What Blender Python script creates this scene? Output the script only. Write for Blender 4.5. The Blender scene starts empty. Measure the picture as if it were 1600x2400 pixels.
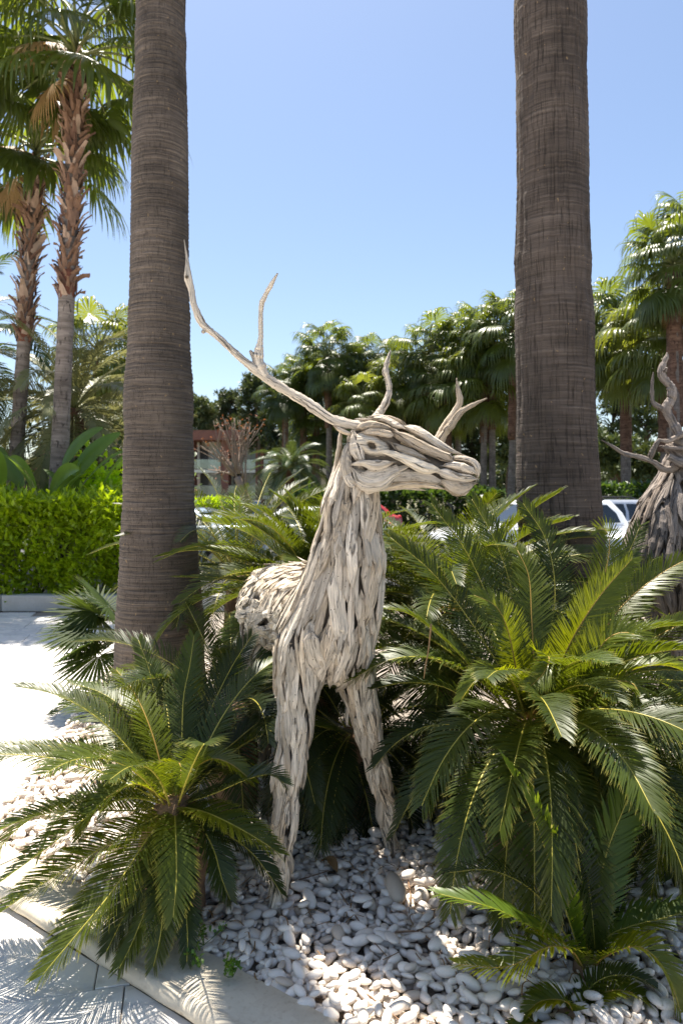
import bpy, math, random
import numpy as np
from mathutils import Vector, Matrix

# ------------------------------------------------------------------ camera, sky, sun, exposure
SC = bpy.context.scene
COL = SC.collection
EYE = 1.6
cam_d = bpy.data.cameras.new('camera')
cam_d.sensor_fit = 'VERTICAL'; cam_d.sensor_height = 36.0; cam_d.sensor_width = 24.0
cam_d.lens = 24.0
cam_d.shift_y = -50.0 / 2400.0
cam_d.clip_start = 0.05; cam_d.clip_end = 2000.0
cam_d.dof.use_dof = True; cam_d.dof.focus_distance = 2.75; cam_d.dof.aperture_fstop = 4.0
cam = bpy.data.objects.new('camera', cam_d); COL.objects.link(cam)
cam.location = (0, 0, EYE); cam.rotation_euler = (math.radians(90), 0, 0)
SC.camera = cam

SUN_EL, SUN_AZ = math.radians(71), math.radians(-22)      # azimuth measured from +Y towards +X
world = bpy.data.worlds.new('World'); SC.world = world; world.use_nodes = True
wnt = world.node_tree
sky = wnt.nodes.new('ShaderNodeTexSky'); sky.sky_type = 'NISHITA'; sky.sun_disc = False
sky.sun_elevation = SUN_EL; sky.sun_rotation = SUN_AZ
sky.altitude = 0; sky.air_density = 1.0; sky.dust_density = 1.0; sky.ozone_density = 1.3
wnt.links.new(sky.outputs[0], wnt.nodes['Background'].inputs[0])
wnt.nodes['Background'].inputs[1].default_value = 0.076
sun_d = bpy.data.lights.new('sun', 'SUN'); sun_d.energy = 5.0; sun_d.angle = math.radians(0.53)
sun_d.color = (1.0, 0.935, 0.83)
sun = bpy.data.objects.new('sun', sun_d); COL.objects.link(sun)
SUNV = Vector((math.sin(SUN_AZ) * math.cos(SUN_EL), math.cos(SUN_AZ) * math.cos(SUN_EL), math.sin(SUN_EL)))
sun.rotation_euler = SUNV.to_track_quat('Z', 'Y').to_euler(); sun.location = SUNV * 30
SC.view_settings.view_transform = 'Standard'; SC.view_settings.look = 'None'
SC.view_settings.gamma = 1.0; SC.view_settings.use_curve_mapping = False
SC.view_settings.exposure = 1.35
SC.render.engine = 'CYCLES'
SC.cycles.max_bounces = 8; SC.cycles.diffuse_bounces = 4; SC.cycles.glossy_bounces = 3
SC.cycles.transmission_bounces = 4; SC.cycles.transparent_max_bounces = 6
SC.cycles.use_denoising = True
SC.cycles.sample_clamp_indirect = 6.0

rng = np.random.default_rng(7)
PI = math.pi

def W(px, py, Y):
    """World point seen at photograph pixel (px, py) at depth Y."""
    return np.array([(px - 800.0) / 1600.0 * Y, Y, EYE - (py - 1150.0) / 1600.0 * Y])

# ------------------------------------------------------------------ mesh helpers
def nrm(a):
    return a / np.maximum(np.linalg.norm(a, axis=-1, keepdims=True), 1e-9)

class MB:
    """Collects vertices and faces, then links them as one mesh object."""
    def __init__(s): s.v = []; s.f = []; s.uv = []; s.mi = []; s.n = 0
    def add(s, V, F, UV=None, mi=0):
        V = np.asarray(V, float).reshape(-1, 3)
        if UV is None: UV = np.zeros((len(V), 2))
        s.v.append(V); s.uv.append(np.asarray(UV, float).reshape(-1, 2))
        for f in F:
            f = np.asarray(f, int)
            if f.size:
                s.f.append(f + s.n); s.mi.append(np.full(len(f), mi, int))
        s.n += len(V); return s
    def box(s, c, size, rz=0.0, bev=0.0, mi=0, taper=0.0):
        hx, hy, hz = [q / 2.0 for q in size]
        if bev <= 0:
            P = np.array([[x, y, z] for z in (-hz, hz) for (x, y) in ((-hx, -hy), (hx, -hy), (hx, hy), (-hx, hy))], float)
            F = [[0, 3, 2, 1], [4, 5, 6, 7], [0, 1, 5, 4], [1, 2, 6, 5], [2, 3, 7, 6], [3, 0, 4, 7]]
            Fs = [np.array(F)]
        else:
            b = min(bev, hx * .9, hy * .9, hz * .9); R = []
            for z, i in ((-hz, b), (-hz + b, 0), (hz - b, 0), (hz, b)):
                x, y = hx - i, hy - i; k = b - i if False else b
                c8 = [(-x + k, -y), (x - k, -y), (x, -y + k), (x, y - k), (x - k, y), (-x + k, y), (-x, y - k), (-x, -y + k)]
                R.append([[p[0], p[1], z] for p in c8])
            P = np.array(R, float).reshape(-1, 3); Fs = []
            q = []
            for r in range(3):
                for i in range(8):
                    j = (i + 1) % 8; q.append([r * 8 + i, r * 8 + j, r * 8 + 8 + j, r * 8 + 8 + i])
            Fs = [np.array(q), np.array([list(range(7, -1, -1))]), np.array([list(range(24, 32))])]
        cz, sz = math.cos(rz), math.sin(rz)
        P = np.stack([P[:, 0] * cz - P[:, 1] * sz, P[:, 0] * sz + P[:, 1] * cz, P[:, 2]], 1) + np.asarray(c, float)
        return s.add(P, Fs, P[:, :2], mi)
    def mesh(s, name, mats, smooth=True, origin=(0, 0, 0)):
        V = np.concatenate(s.v) - np.asarray(origin, float); UV = np.concatenate(s.uv)
        me = bpy.data.meshes.new(name)
        lv = np.concatenate([f.ravel() for f in s.f]); tot = np.concatenate([np.full(len(f), f.shape[1]) for f in s.f])
        me.vertices.add(len(V)); me.vertices.foreach_set('co', V.astype(np.float32).ravel())
        me.loops.add(len(lv)); me.loops.foreach_set('vertex_index', lv.astype(np.int32))
        me.polygons.add(len(tot)); st = np.concatenate([[0], np.cumsum(tot)[:-1]])
        me.polygons.foreach_set('loop_start', st.astype(np.int32))
        me.polygons.foreach_set('material_index', np.concatenate(s.mi).astype(np.int32))
        sm = smooth if isinstance(smooth, np.ndarray) else np.full(len(tot), bool(smooth))
        me.polygons.foreach_set('use_smooth', sm)
        u = me.uv_layers.new(name='UVMap'); u.data.foreach_set('uv', UV[lv].astype(np.float32).ravel())
        me.update(calc_edges=True)
        for m in (mats if isinstance(mats, (list, tuple)) else [mats]): me.materials.append(m)
        return me
    def build(s, name, mats, parent=None, smooth=True, origin=None):
        """origin: world point for the object's origin (vertices are in world space). With a parent, the parent's world point."""
        o0 = np.zeros(3)
        if parent is not None: o0 = wloc(parent)
        if origin is None: origin = o0
        ob = bpy.data.objects.new(name, s.mesh(name, mats, smooth, origin)); COL.objects.link(ob)
        ob.location = Vector(np.asarray(origin, float) - o0)
        if parent is not None: ob.parent = parent
        return ob

def wloc(o):
    p = np.zeros(3)
    while o is not None: p = p + np.array(o.location); o = o.parent
    return p

def tag(o, label=None, cat=None, group=None, kind=None):
    if label: o['label'] = label
    if cat: o['category'] = cat
    if group: o['group'] = group
    if kind: o['kind'] = kind
    return o

def thing(name, label, cat, loc=(0, 0, 0), group=None, rz=0.0):
    o = bpy.data.objects.new(name, None); COL.objects.link(o); o.empty_display_size = .1
    o.location = Vector(np.asarray(loc, float)); o.rotation_euler = (0, 0, rz)
    return tag(o, label, cat, group)

def inst(name, me, parent, loc=(0, 0, 0), rot=(0, 0, 0), sc=1.0):
    o = bpy.data.objects.new(name, me); COL.objects.link(o); o.parent = parent
    o.location = Vector(np.asarray(loc, float)); o.rotation_euler = rot
    o.scale = (sc, sc, sc) if np.isscalar(sc) else sc
    return o

def grid_faces(nr, nc, wrap=True):
    r = np.arange(nr - 1)[:, None]; c = np.arange(nc if wrap else nc - 1)[None, :]
    c2 = (c + 1) % nc
    return np.stack([r * nc + c, r * nc + c2, (r + 1) * nc + c2, (r + 1) * nc + c], -1).reshape(-1, 4)

def resample(P, n, extra=None):
    """Catmull-Rom through the points, n samples, even in arc length."""
    P = np.asarray(P, float)
    if len(P) == 2: P = np.stack([P[0], (P[0] + P[1]) / 2, P[1]])
    Q = np.vstack([2 * P[0] - P[1], P, 2 * P[-1] - P[-2]])
    ts = np.linspace(0, 1, 12, endpoint=False)[:, None]; out = []
    for i in range(1, len(Q) - 2):
        a, b, c, d = Q[i - 1], Q[i], Q[i + 1], Q[i + 2]
        out.append(.5 * ((2 * b) + (-a + c) * ts + (2 * a - 5 * b + 4 * c - d) * ts ** 2 + (-a + 3 * b - 3 * c + d) * ts ** 3))
    out = np.vstack(out + [Q[-2][None]])
    L = np.concatenate([[0], np.cumsum(np.linalg.norm(np.diff(out[:, :3], axis=0), axis=1))])
    s = np.linspace(0, L[-1], n)
    return np.stack([np.interp(s, L, out[:, k]) for k in range(out.shape[1])], 1)

def frames(P, up):
    T = nrm(np.gradient(P, axis=0)); U = np.broadcast_to(np.asarray(up, float), P.shape)
    N = U - (U * T).sum(1, keepdims=True) * T; N = nrm(N); S = np.cross(T, N)
    return T, N, S

def tube(P, ra, rb=None, sides=8, up=(0, 0, 1), rough=0.0, r=None, cap=True, u0=0.0, sq=1.0, jag=0.0):
    """Tube along P; ra = half-width across, rb = half-thickness along `up`."""
    P = np.asarray(P, float); n = len(P); ra = np.broadcast_to(np.asarray(ra, float), (n,))
    rb = ra if rb is None else np.broadcast_to(np.asarray(rb, float), (n,))
    T, N, S = frames(P, up)
    th = np.linspace(0, 2 * PI, sides, endpoint=False)
    k = np.ones((n, sides))
    if rough and r is not None:
        k += rough * r.normal(size=(1, sides)) + rough * .5 * r.normal(size=(n, sides))
    ct, st_ = np.cos(th), np.sin(th)
    if sq != 1.0: ct = np.sign(ct) * np.abs(ct) ** sq; st_ = np.sign(st_) * np.abs(st_) ** sq
    V = P[:, None, :] + (ct[None, :] * k * ra[:, None])[..., None] * S[:, None, :] + (st_[None, :] * k * rb[:, None])[..., None] * N[:, None, :]
    if jag and r is not None:
        for e, d in ((0, -1), (1, -.4), (-1, 1), (-2, .4)): V[e] += T[e] * (d * jag * r.normal(size=sides) * .8)[:, None]
    L = np.concatenate([[0], np.cumsum(np.linalg.norm(np.diff(P, axis=0), axis=1))]) + u0
    UV = np.stack([np.broadcast_to(L[:, None], (n, sides)), np.broadcast_to(th[None, :] * np.mean(ra), (n, sides))], -1)
    F = [grid_faces(n, sides)]
    V = V.reshape(-1, 3); UV = UV.reshape(-1, 2)
    if cap: F += [np.array([list(range(sides - 1, -1, -1))]), np.array([list(range((n - 1) * sides, n * sides))])]
    return V, F, UV

def vnoise(x, seed=0):
    """1-D smooth value noise."""
    t = np.random.default_rng(seed).random(4096); x = np.asarray(x, float)
    i = np.floor(x).astype(int); f = x - i; f = f * f * (3 - 2 * f)
    return t[i % 4096] * (1 - f) + t[(i + 1) % 4096] * f

def vnoise2(x, y, seed=0, px=1 << 30):
    t = np.random.default_rng(seed).random((256, 256))
    i = np.floor(x).astype(int); j = np.floor(y).astype(int); f = x - i; g = y - j
    f = f * f * (3 - 2 * f); g = g * g * (3 - 2 * g)
    i0 = (i % px) % 256; i1 = ((i + 1) % px) % 256; j0 = j % 256; j1 = (j + 1) % 256
    return (t[i0, j0] * (1 - f) + t[i1, j0] * f) * (1 - g) + (t[i0, j1] * (1 - f) + t[i1, j1] * f) * g

# ------------------------------------------------------------------ materials
def nd(nt, typ, props=None, **ins):
    n = nt.nodes.new('ShaderNode' + typ)
    for k, v in (props or {}).items(): setattr(n, k, v)
    for k, v in ins.items():
        key = k.replace('_', ' ')
        if key.isdigit(): s = n.inputs[int(key)]
        elif key in n.inputs: s = n.inputs[key]
        else: s = n.inputs[k]
        if isinstance(v, bpy.types.NodeSocket): nt.links.new(v, s)
        else: s.default_value = v
    return n

def newmat(name):
    m = bpy.data.materials.new(name); m.use_nodes = True; nt = m.node_tree
    for n in list(nt.nodes): nt.nodes.remove(n)
    return m, nt, nt.nodes.new('ShaderNodeOutputMaterial')

def ramp(nt, fac, stops):
    n = nd(nt, 'ValToRGB', None, Fac=fac); e = n.color_ramp.elements
    while len(e) < len(stops): e.new(.5)
    for q, (p, c) in zip(e, stops): q.position = p; q.color = (*c, 1) if len(c) == 3 else c
    return n.outputs[0]

def mixc(nt, fac, a, b, blend='MIX'):
    n = nd(nt, 'Mix', {'data_type': 'RGBA', 'blend_type': blend}); 
    for s, v in ((n.inputs[0], fac), (n.inputs[6], a), (n.inputs[7], b)):
        if isinstance(v, bpy.types.NodeSocket): nt.links.new(v, s)
        else: s.default_value = v if np.isscalar(v) else ((*v, 1) if len(v) == 3 else v)
    return n.outputs[2]

def mth(nt, op, a, b=0.0, c=None):
    n = nd(nt, 'Math', {'operation': op})
    for i, v in enumerate((a, b) if c is None else (a, b, c)):
        if isinstance(v, bpy.types.NodeSocket): nt.links.new(v, n.inputs[i])
        else: n.inputs[i].default_value = v
    return n.outputs[0]

def simple(name, col, rough=.6, metal=0.0, var=.12, scale=6.0, bump=0.0, bscale=60.0, spec=.5, coat=0.0):
    m, nt, out = newmat(name)
    tc = nd(nt, 'TexCoord'); oi = nd(nt, 'ObjectInfo')
    no = nd(nt, 'TexNoise', None, Vector=tc.outputs['Object'], Scale=scale, Detail=5.0)
    f = mth(nt, 'MULTIPLY_ADD', no.outputs[0], 2 * var, 1 - var)
    c = mixc(nt, 1.0, col, f, 'MULTIPLY')
    b = nd(nt, 'BsdfPrincipled', None, Base_Color=c, Roughness=rough, Metallic=metal)
    b.inputs['Specular IOR Level'].default_value = spec; b.inputs['Coat Weight'].default_value = coat
    b.inputs['Coat Roughness'].default_value = .04
    if bump:
        n2 = nd(nt, 'TexNoise', None, Vector=tc.outputs['Object'], Scale=bscale, Detail=4.0)
        bp = nd(nt, 'Bump', None, Strength=bump, Distance=.01, Height=n2.outputs[0]); nt.links.new(bp.outputs[0], b.inputs['Normal'])
    nt.links.new(b.outputs[0], out.inputs[0]); return m

def leafmat(name, col, tcol, rough=.38, trans=.35, var=.35, tip=None, tip_at=.85, spec=.5, fleck=None):
    """Leaf: glossy front, light shining through. UV.x runs along the leaf."""
    m, nt, out = newmat(name)
    oi = nd(nt, 'ObjectInfo'); ge = nd(nt, 'NewGeometry'); uv = nd(nt, 'UVMap')
    no = nd(nt, 'TexNoise', None, Vector=ge.outputs['Position'], Scale=7.0, Detail=3.0)
    f = mth(nt, 'ADD', mth(nt, 'MULTIPLY', no.outputs[0], var), mth(nt, 'MULTIPLY_ADD', oi.outputs['Random'], var, 1 - var))
    c = mixc(nt, 1.0, col, f, 'MULTIPLY'); t = mixc(nt, 1.0, tcol, f, 'MULTIPLY')
    sx = nd(nt, 'SeparateXYZ', None, Vector=uv.outputs[0])
    if tip is not None:
        k = nd(nt, 'MapRange', None, Value=sx.outputs[0]); k.inputs[1].default_value = tip_at; k.inputs[2].default_value = 1.0
        c = mixc(nt, k.outputs[0], c, tip)
    if fleck is not None:
        n3 = nd(nt, 'TexNoise', None, Vector=ge.outputs['Position'], Scale=170.0, Detail=1.0)
        n4 = nd(nt, 'TexNoise', None, Vector=ge.outputs['Position'], Scale=5.0, Detail=1.0)
        k = mth(nt, 'MULTIPLY', mth(nt, 'GREATER_THAN', n3.outputs[0], .66), mth(nt, 'GREATER_THAN', n4.outputs[0], .52))
        c = mixc(nt, k, c, fleck)
    b = nd(nt, 'BsdfPrincipled', None, Base_Color=c, Roughness=rough); b.inputs['Specular IOR Level'].default_value = spec
    tr = nd(nt, 'BsdfTranslucent', None, Color=t)
    mx = nd(nt, 'MixShader', None, Fac=trans); nt.links.new(b.outputs[0], mx.inputs[1]); nt.links.new(tr.outputs[0], mx.inputs[2])
    nt.links.new(mx.outputs[0], out.inputs[0]); return m

def woodmat(name, ca, cb, cdark, warm):
    """Driftwood: UV.x along the piece in metres, UV.y round it."""
    m, nt, out = newmat(name)
    uv = nd(nt, 'UVMap'); oi = nd(nt, 'ObjectInfo')
    off = nd(nt, 'CombineXYZ', None, X=mth(nt, 'MULTIPLY', oi.outputs['Random'], 40.0), Y=mth(nt, 'MULTIPLY', oi.outputs['Random'], 17.0), Z=0.0)
    ad = nd(nt, 'VectorMath', {'operation': 'ADD'}); nt.links.new(uv.outputs[0], ad.inputs[0]); nt.links.new(off.outputs[0], ad.inputs[1])
    def streak(sx, sy, det, dist):
        mp = nd(nt, 'Mapping', None, Vector=ad.outputs[0]); mp.inputs['Scale'].default_value = (sx, sy, 1)
        return nd(nt, 'TexNoise', None, Vector=mp.outputs[0], Scale=1.0, Detail=det, Roughness=.65, Distortion=dist).outputs[0]
    g = streak(9, 110, 6.0, .7); g2 = streak(4, 20, 4.0, 1.2); g3 = streak(6, 62, 3.0, 1.6); blot = streak(11, 14, 4.0, .8)
    tone = mixc(nt, mth(nt, 'MULTIPLY_ADD', oi.outputs['Random'], .7, mth(nt, 'MULTIPLY_ADD', g2, 1.4, -.55)), ca, cb)
    r2 = mth(nt, 'FRACT', mth(nt, 'MULTIPLY', oi.outputs['Random'], 13.7))
    tone = mixc(nt, mth(nt, 'MULTIPLY', mth(nt, 'MULTIPLY', mth(nt, 'GREATER_THAN', r2, .74), blot), .9), tone, warm)
    r3 = mth(nt, 'MULTIPLY_ADD', mth(nt, 'FRACT', mth(nt, 'MULTIPLY', oi.outputs['Random'], 29.3)), .55, .66)
    gl = nd(nt, 'MapRange', None, Value=g); gl.inputs[1].default_value = .30; gl.inputs[2].default_value = .68; gl.inputs[3].default_value = .52; gl.inputs[4].default_value = 1.18
    c = mixc(nt, 1.0, mixc(nt, 1.0, tone, gl.outputs[0], 'MULTIPLY'), r3, 'MULTIPLY')
    crack = nd(nt, 'MapRange', None, Value=g3); crack.inputs[1].default_value = .40; crack.inputs[2].default_value = .30
    c = mixc(nt, mth(nt, 'MULTIPLY', crack.outputs[0], .80), c, cdark)
    vo = nd(nt, 'TexVoronoi', None, Vector=ad.outputs[0], Scale=42.0)
    pit = mth(nt, 'LESS_THAN', vo.outputs['Distance'], .085)
    c = mixc(nt, mth(nt, 'MULTIPLY', pit, .85), c, cdark)
    b = nd(nt, 'BsdfPrincipled', None, Base_Color=c, Roughness=.85); b.inputs['Specular IOR Level'].default_value = .2
    h = mth(nt, 'SUBTRACT', mth(nt, 'ADD', g, mth(nt, 'MULTIPLY', g2, 1.5)), mth(nt, 'MULTIPLY', crack.outputs[0], 1.8))
    bp = nd(nt, 'Bump', None, Strength=1.0, Distance=.011, Height=h); nt.links.new(bp.outputs[0], b.inputs['Normal'])
    nt.links.new(b.outputs[0], out.inputs[0]); return m

def barkmat(name, c1, c2, c3, ring, fiss, fz=7, famt=.75):
    """Palm bark: UV.x = metres up the trunk, UV.y = metres round it."""
    m, nt, out = newmat(name); uv = nd(nt, 'UVMap')
    w = nd(nt, 'TexNoise', None, Vector=uv.outputs[0], Scale=3.0, Detail=3.0)
    sx = nd(nt, 'SeparateXYZ', None, Vector=uv.outputs[0])
    mp = nd(nt, 'Mapping', None, Vector=uv.outputs[0]); mp.inputs['Scale'].default_value = (ring, 2.2, 1)
    a = nd(nt, 'TexNoise', None, Vector=mp.outputs[0], Scale=1.0, Detail=4.0, Roughness=.6, Distortion=.25)
    mp = nd(nt, 'Mapping', None, Vector=uv.outputs[0]); mp.inputs['Scale'].default_value = (fz, fiss, 1)
    b_ = nd(nt, 'TexNoise', None, Vector=mp.outputs[0], Scale=1.0, Detail=4.0, Distortion=.8)
    lg = nd(nt, 'TexNoise', None, Vector=uv.outputs[0], Scale=2.2, Detail=4.0)
    c = ramp(nt, a.outputs[0], [(.3, c1), (.55, c2), (.78, c3)])
    c = mixc(nt, 1.0, c, mth(nt, 'MULTIPLY_ADD', lg.outputs[0], 1.5, .25), 'MULTIPLY')
    fi = nd(nt, 'MapRange', None, Value=b_.outputs[0]); fi.inputs[1].default_value = .43; fi.inputs[2].default_value = .33
    c = mixc(nt, mth(nt, 'MULTIPLY', fi.outputs[0], famt), c, tuple(q * .3 for q in c1))
    pt = nd(nt, 'TexNoise', None, Vector=uv.outputs[0], Scale=30.0, Detail=2.0)
    c = mixc(nt, mth(nt, 'MULTIPLY', mth(nt, 'GREATER_THAN', pt.outputs[0], .71), .5), c, (.36, .24, .12))
    b = nd(nt, 'BsdfPrincipled', None, Base_Color=c, Roughness=.85); b.inputs['Specular IOR Level'].default_value = .25
    h = mth(nt, 'SUBTRACT', a.outputs[0], mth(nt, 'MULTIPLY', fi.outputs[0], famt))
    bp = nd(nt, 'Bump', None, Strength=.9, Distance=.012, Height=h); nt.links.new(bp.outputs[0], b.inputs['Normal'])
    nt.links.new(b.outputs[0], out.inputs[0]); return m

def stonemat(name, ca, cb, vein, rough, vs=3.0, vamt=.5, bump=.15, spec=.5, stain=None):
    m, nt, out = newmat(name); tc = nd(nt, 'TexCoord'); oi = nd(nt, 'ObjectInfo')
    of = nd(nt, 'VectorMath', {'operation': 'MULTIPLY_ADD'}); nt.links.new(oi.outputs['Random'], of.inputs[0])
    of.inputs[1].default_value = (31, 57, 13); nt.links.new(tc.outputs['Object'], of.inputs[2])
    n1 = nd(nt, 'TexNoise', None, Vector=of.outputs[0], Scale=vs, Detail=6.0, Distortion=1.5)
    n2 = nd(nt, 'TexNoise', None, Vector=of.outputs[0], Scale=vs * .6, Detail=8.0, Roughness=.6, Distortion=2.5)
    c = mixc(nt, oi.outputs['Random'], ca, cb)
    v = mth(nt, 'ABSOLUTE', mth(nt, 'SUBTRACT', n2.outputs[0], .5))
    vr = nd(nt, 'MapRange', None, Value=v); vr.inputs[1].default_value = .05; vr.inputs[2].default_value = .0
    c = mixc(nt, mth(nt, 'MULTIPLY', vr.outputs[0], mth(nt, 'MULTIPLY', n1.outputs[0], vamt)), c, vein)
    c = mixc(nt, 1.0, c, mth(nt, 'MULTIPLY_ADD', n1.outputs[0], .3, .85), 'MULTIPLY')
    if stain is not None:
        n3 = nd(nt, 'TexNoise', None, Vector=of.outputs[0], Scale=vs * 9, Detail=3.0)
        k = nd(nt, 'MapRange', None, Value=n3.outputs[0]); k.inputs[1].default_value = .55; k.inputs[2].default_value = .75
        c = mixc(nt, mth(nt, 'MULTIPLY', k.outputs[0], .6), c, stain)
    b = nd(nt, 'BsdfPrincipled', None, Base_Color=c, Roughness=rough); b.inputs['Specular IOR Level'].default_value = spec
    n4 = nd(nt, 'TexNoise', None, Vector=of.outputs[0], Scale=60.0, Detail=4.0)
    bp = nd(nt, 'Bump', None, Strength=bump, Distance=.004, Height=n4.outputs[0]); nt.links.new(bp.outputs[0], b.inputs['Normal'])
    nt.links.new(b.outputs[0], out.inputs[0]); return m

def brickmat(name):
    m, nt, out = newmat(name); tc = nd(nt, 'TexCoord')
    mp = nd(nt, 'Mapping', None, Vector=tc.outputs['Object']); mp.inputs['Rotation'].default_value = (PI / 2, 0, 0)
    br = nd(nt, 'TexBrick', None, Vector=mp.outputs[0], Color1=(.30, .105, .07, 1), Color2=(.22, .075, .055, 1), Mortar=(.28, .2, .17, 1), Scale=2.0)
    b = nd(nt, 'BsdfPrincipled', None, Base_Color=br.outputs[0], Roughness=.85)
    nt.links.new(b.outputs[0], out.inputs[0]); return m

def groundmat(name, ca, cb, scale, rough=.95, bump=.6):
    m, nt, out = newmat(name); tc = nd(nt, 'TexCoord')
    a = nd(nt, 'TexNoise', None, Vector=tc.outputs['Object'], Scale=scale, Detail=8.0, Roughness=.7)
    a2 = nd(nt, 'TexNoise', None, Vector=tc.outputs['Object'], Scale=scale * .07, Detail=4.0)
    c = mixc(nt, mth(nt, 'MULTIPLY_ADD', a.outputs[0], .8, mth(nt, 'MULTIPLY_ADD', a2.outputs[0], .8, -.3)), ca, cb)
    b = nd(nt, 'BsdfPrincipled', None, Base_Color=c, Roughness=rough)
    bp = nd(nt, 'Bump', None, Strength=bump, Distance=.02, Height=a.outputs[0]); nt.links.new(bp.outputs[0], b.inputs['Normal'])
    nt.links.new(b.outputs[0], out.inputs[0]); return m

M = {}
M['wood'] = woodmat('driftwood', (.81, .70, .565), (.58, .495, .40), (.06, .046, .036), (.56, .42, .27))
M['wood_pale'] = woodmat('driftwood_pale', (.86, .75, .60), (.70, .595, .465), (.10, .075, .055), (.62, .46, .29))
M['wood_grey'] = woodmat('driftwood_grey', (.40, .335, .29), (.28, .24, .21), (.045, .037, .034), (.28, .215, .165))
M['wood_core'] = simple('driftwood_core', (.16, .13, .10), .9, var=.3, scale=30)
M['bark_l'] = barkmat('palm_bark_ringed', (.060, .047, .038), (.122, .096, .077), (.21, .168, .135), 85, 120, 16, .3)
M['bark_r'] = barkmat('palm_bark_fissured', (.056, .043, .035), (.100, .077, .063), (.17, .136, .112), 60, 105, 4.5, .55)
M['bark_far'] = barkmat('palm_bark_far', (.12, .095, .08), (.22, .18, .155), (.32, .27, .235), 22, 18)
M['bark_brown'] = barkmat('palm_bark_brown', (.10, .05, .035), (.19, .105, .07), (.30, .19, .13), 14, 14)
M['boot'] = simple('leaf_base', (.21, .115, .07), .7, var=.45, scale=9, bump=.5)
M['boot2'] = simple('leaf_base_pale', (.38, .26, .19), .7, var=.4, scale=9, bump=.5)
M['boot3'] = simple('leaf_base_dark', (.12, .06, .038), .8, var=.45, scale=9, bump=.5)
M['fibre'] = simple('palm_fibre', (.17, .06, .035), .9, var=.4, scale=14, bump=.6)
M['cycas'] = leafmat('cycad_leaf', (.050, .072, .010), (.17, .21, .006), .42, .36, .5, tip=(.30, .26, .05), tip_at=.82, spec=.4)
M['cycas_f'] = leafmat('cycad_leaf_flecked', (.066, .090, .010), (.22, .26, .006), .42, .38, .4, tip=(.46, .39, .06), tip_at=.78, spec=.4, fleck=(.50, .42, .06))  # flecked leaf; its yellower tone also stands in for sun on front fronds
M['cycas_g'] = leafmat('cycad_leaf_fresh', (.070, .115, .013), (.24, .31, .008), .4, .38, .4, tip=(.30, .28, .05), tip_at=.85)
M['cycas_y'] = leafmat('cycad_leaf_young', (.085, .110, .008), (.30, .33, .006), .38, .45, .35, tip=(.30, .26, .04), tip_at=.88)
M['cycas_shade'] = leafmat('cycad_leaf_shade', (.026, .041, .009), (.08, .105, .006), .44, .30, .5, tip=(.18, .14, .04), tip_at=.88, spec=.4)  # darker copy of the cycad leaf, shade on the fronds put into colour
M['rachis'] = simple('cycad_midrib', (.42, .36, .055), .45, var=.2)
M['rachis_o'] = simple('cycad_midrib_orange', (.40, .25, .05), .5, var=.25)
M['dead'] = leafmat('dead_leaf', (.30, .17, .07), (.30, .16, .05), .7, .2, .5)
M['caudex'] = simple('cycad_trunk', (.24, .145, .085), .95, var=.5, scale=25, bump=.8)
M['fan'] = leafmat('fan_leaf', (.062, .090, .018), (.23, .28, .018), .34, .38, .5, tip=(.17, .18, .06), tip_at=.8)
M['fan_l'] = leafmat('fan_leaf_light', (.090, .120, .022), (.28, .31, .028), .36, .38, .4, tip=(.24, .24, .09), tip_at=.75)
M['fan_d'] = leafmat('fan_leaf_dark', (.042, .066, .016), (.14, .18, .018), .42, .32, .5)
M['fan_dry'] = leafmat('fan_leaf_dry', (.34, .21, .09), (.36, .22, .08), .6, .3, .4)
M['petiole'] = simple('petiole', (.16, .17, .055), .5, var=.3)
M['phoenix'] = leafmat('feather_leaf', (.17, .175, .075), (.28, .27, .09), .42, .3, .5, tip=(.27, .24, .12), tip_at=.6)
M['phoenix_d'] = leafmat('feather_leaf_green', (.045, .075, .026), (.12, .16, .03), .4, .3, .5)
M['hedge'] = leafmat('hedge_leaf', (.27, .39, .013), (.62, .80, .012), .34, .5, .7)
M['hedge_d'] = leafmat('hedge_leaf_dark', (.036, .075, .014), (.12, .2, .02), .32, .35, .5)
M['banana'] = leafmat('paddle_leaf', (.10, .17, .03), (.28, .42, .035), .36, .38, .35)
M['shrub'] = leafmat('shrub_leaf', (.06, .10, .03), (.2, .27, .04), .4, .35, .5)
M['pink'] = leafmat('bract', (.40, .24, .16), (.5, .3, .2), .5, .3, .3)
M['pine'] = leafmat('pine_needle', (.075, .10, .034), (.13, .16, .026), .5, .2, .6)
M['pine_d'] = leafmat('pine_needle_dark', (.056, .078, .028), (.11, .135, .024), .5, .26, .6)
M['bare'] = simple('bare_branch', (.27, .20, .15), .8, var=.3, scale=3)
M['rust'] = leafmat('rust_leaf', (.30, .10, .04), (.4, .14, .04), .6, .3, .4)
M['pine_bark'] = simple('pine_bark', (.11, .075, .055), .95, var=.4, scale=8, bump=.6, bscale=20)
M['pebble'] = stonemat('white_pebble', (.90, .81, .705), (.82, .745, .655), (.50, .40, .32), .42, 14, .5, .12, .45, (.48, .38, .30))
M['pebble_g'] = stonemat('grey_pebble', (.74, .655, .56), (.66, .60, .54), (.46, .37, .30), .5, 20, .8, .2, .4, (.40, .32, .26))
M['pebble_t'] = stonemat('tan_pebble', (.55, .46, .36), (.48, .41, .34), (.36, .28, .22), .45, 14, .5, .15, .4, (.38, .28, .2))
M['slab'] = stonemat('white_marble', (.82, .765, .69), (.74, .70, .645), (.30, .32, .36), .45, 2.0, .8, .08, .4, (.56, .49, .40))
M['coping'] = stonemat('cream_limestone', (.62, .55, .43), (.60, .53, .42), (.45, .37, .27), .75, 6, .4, .35, .3, (.45, .36, .25))
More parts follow.
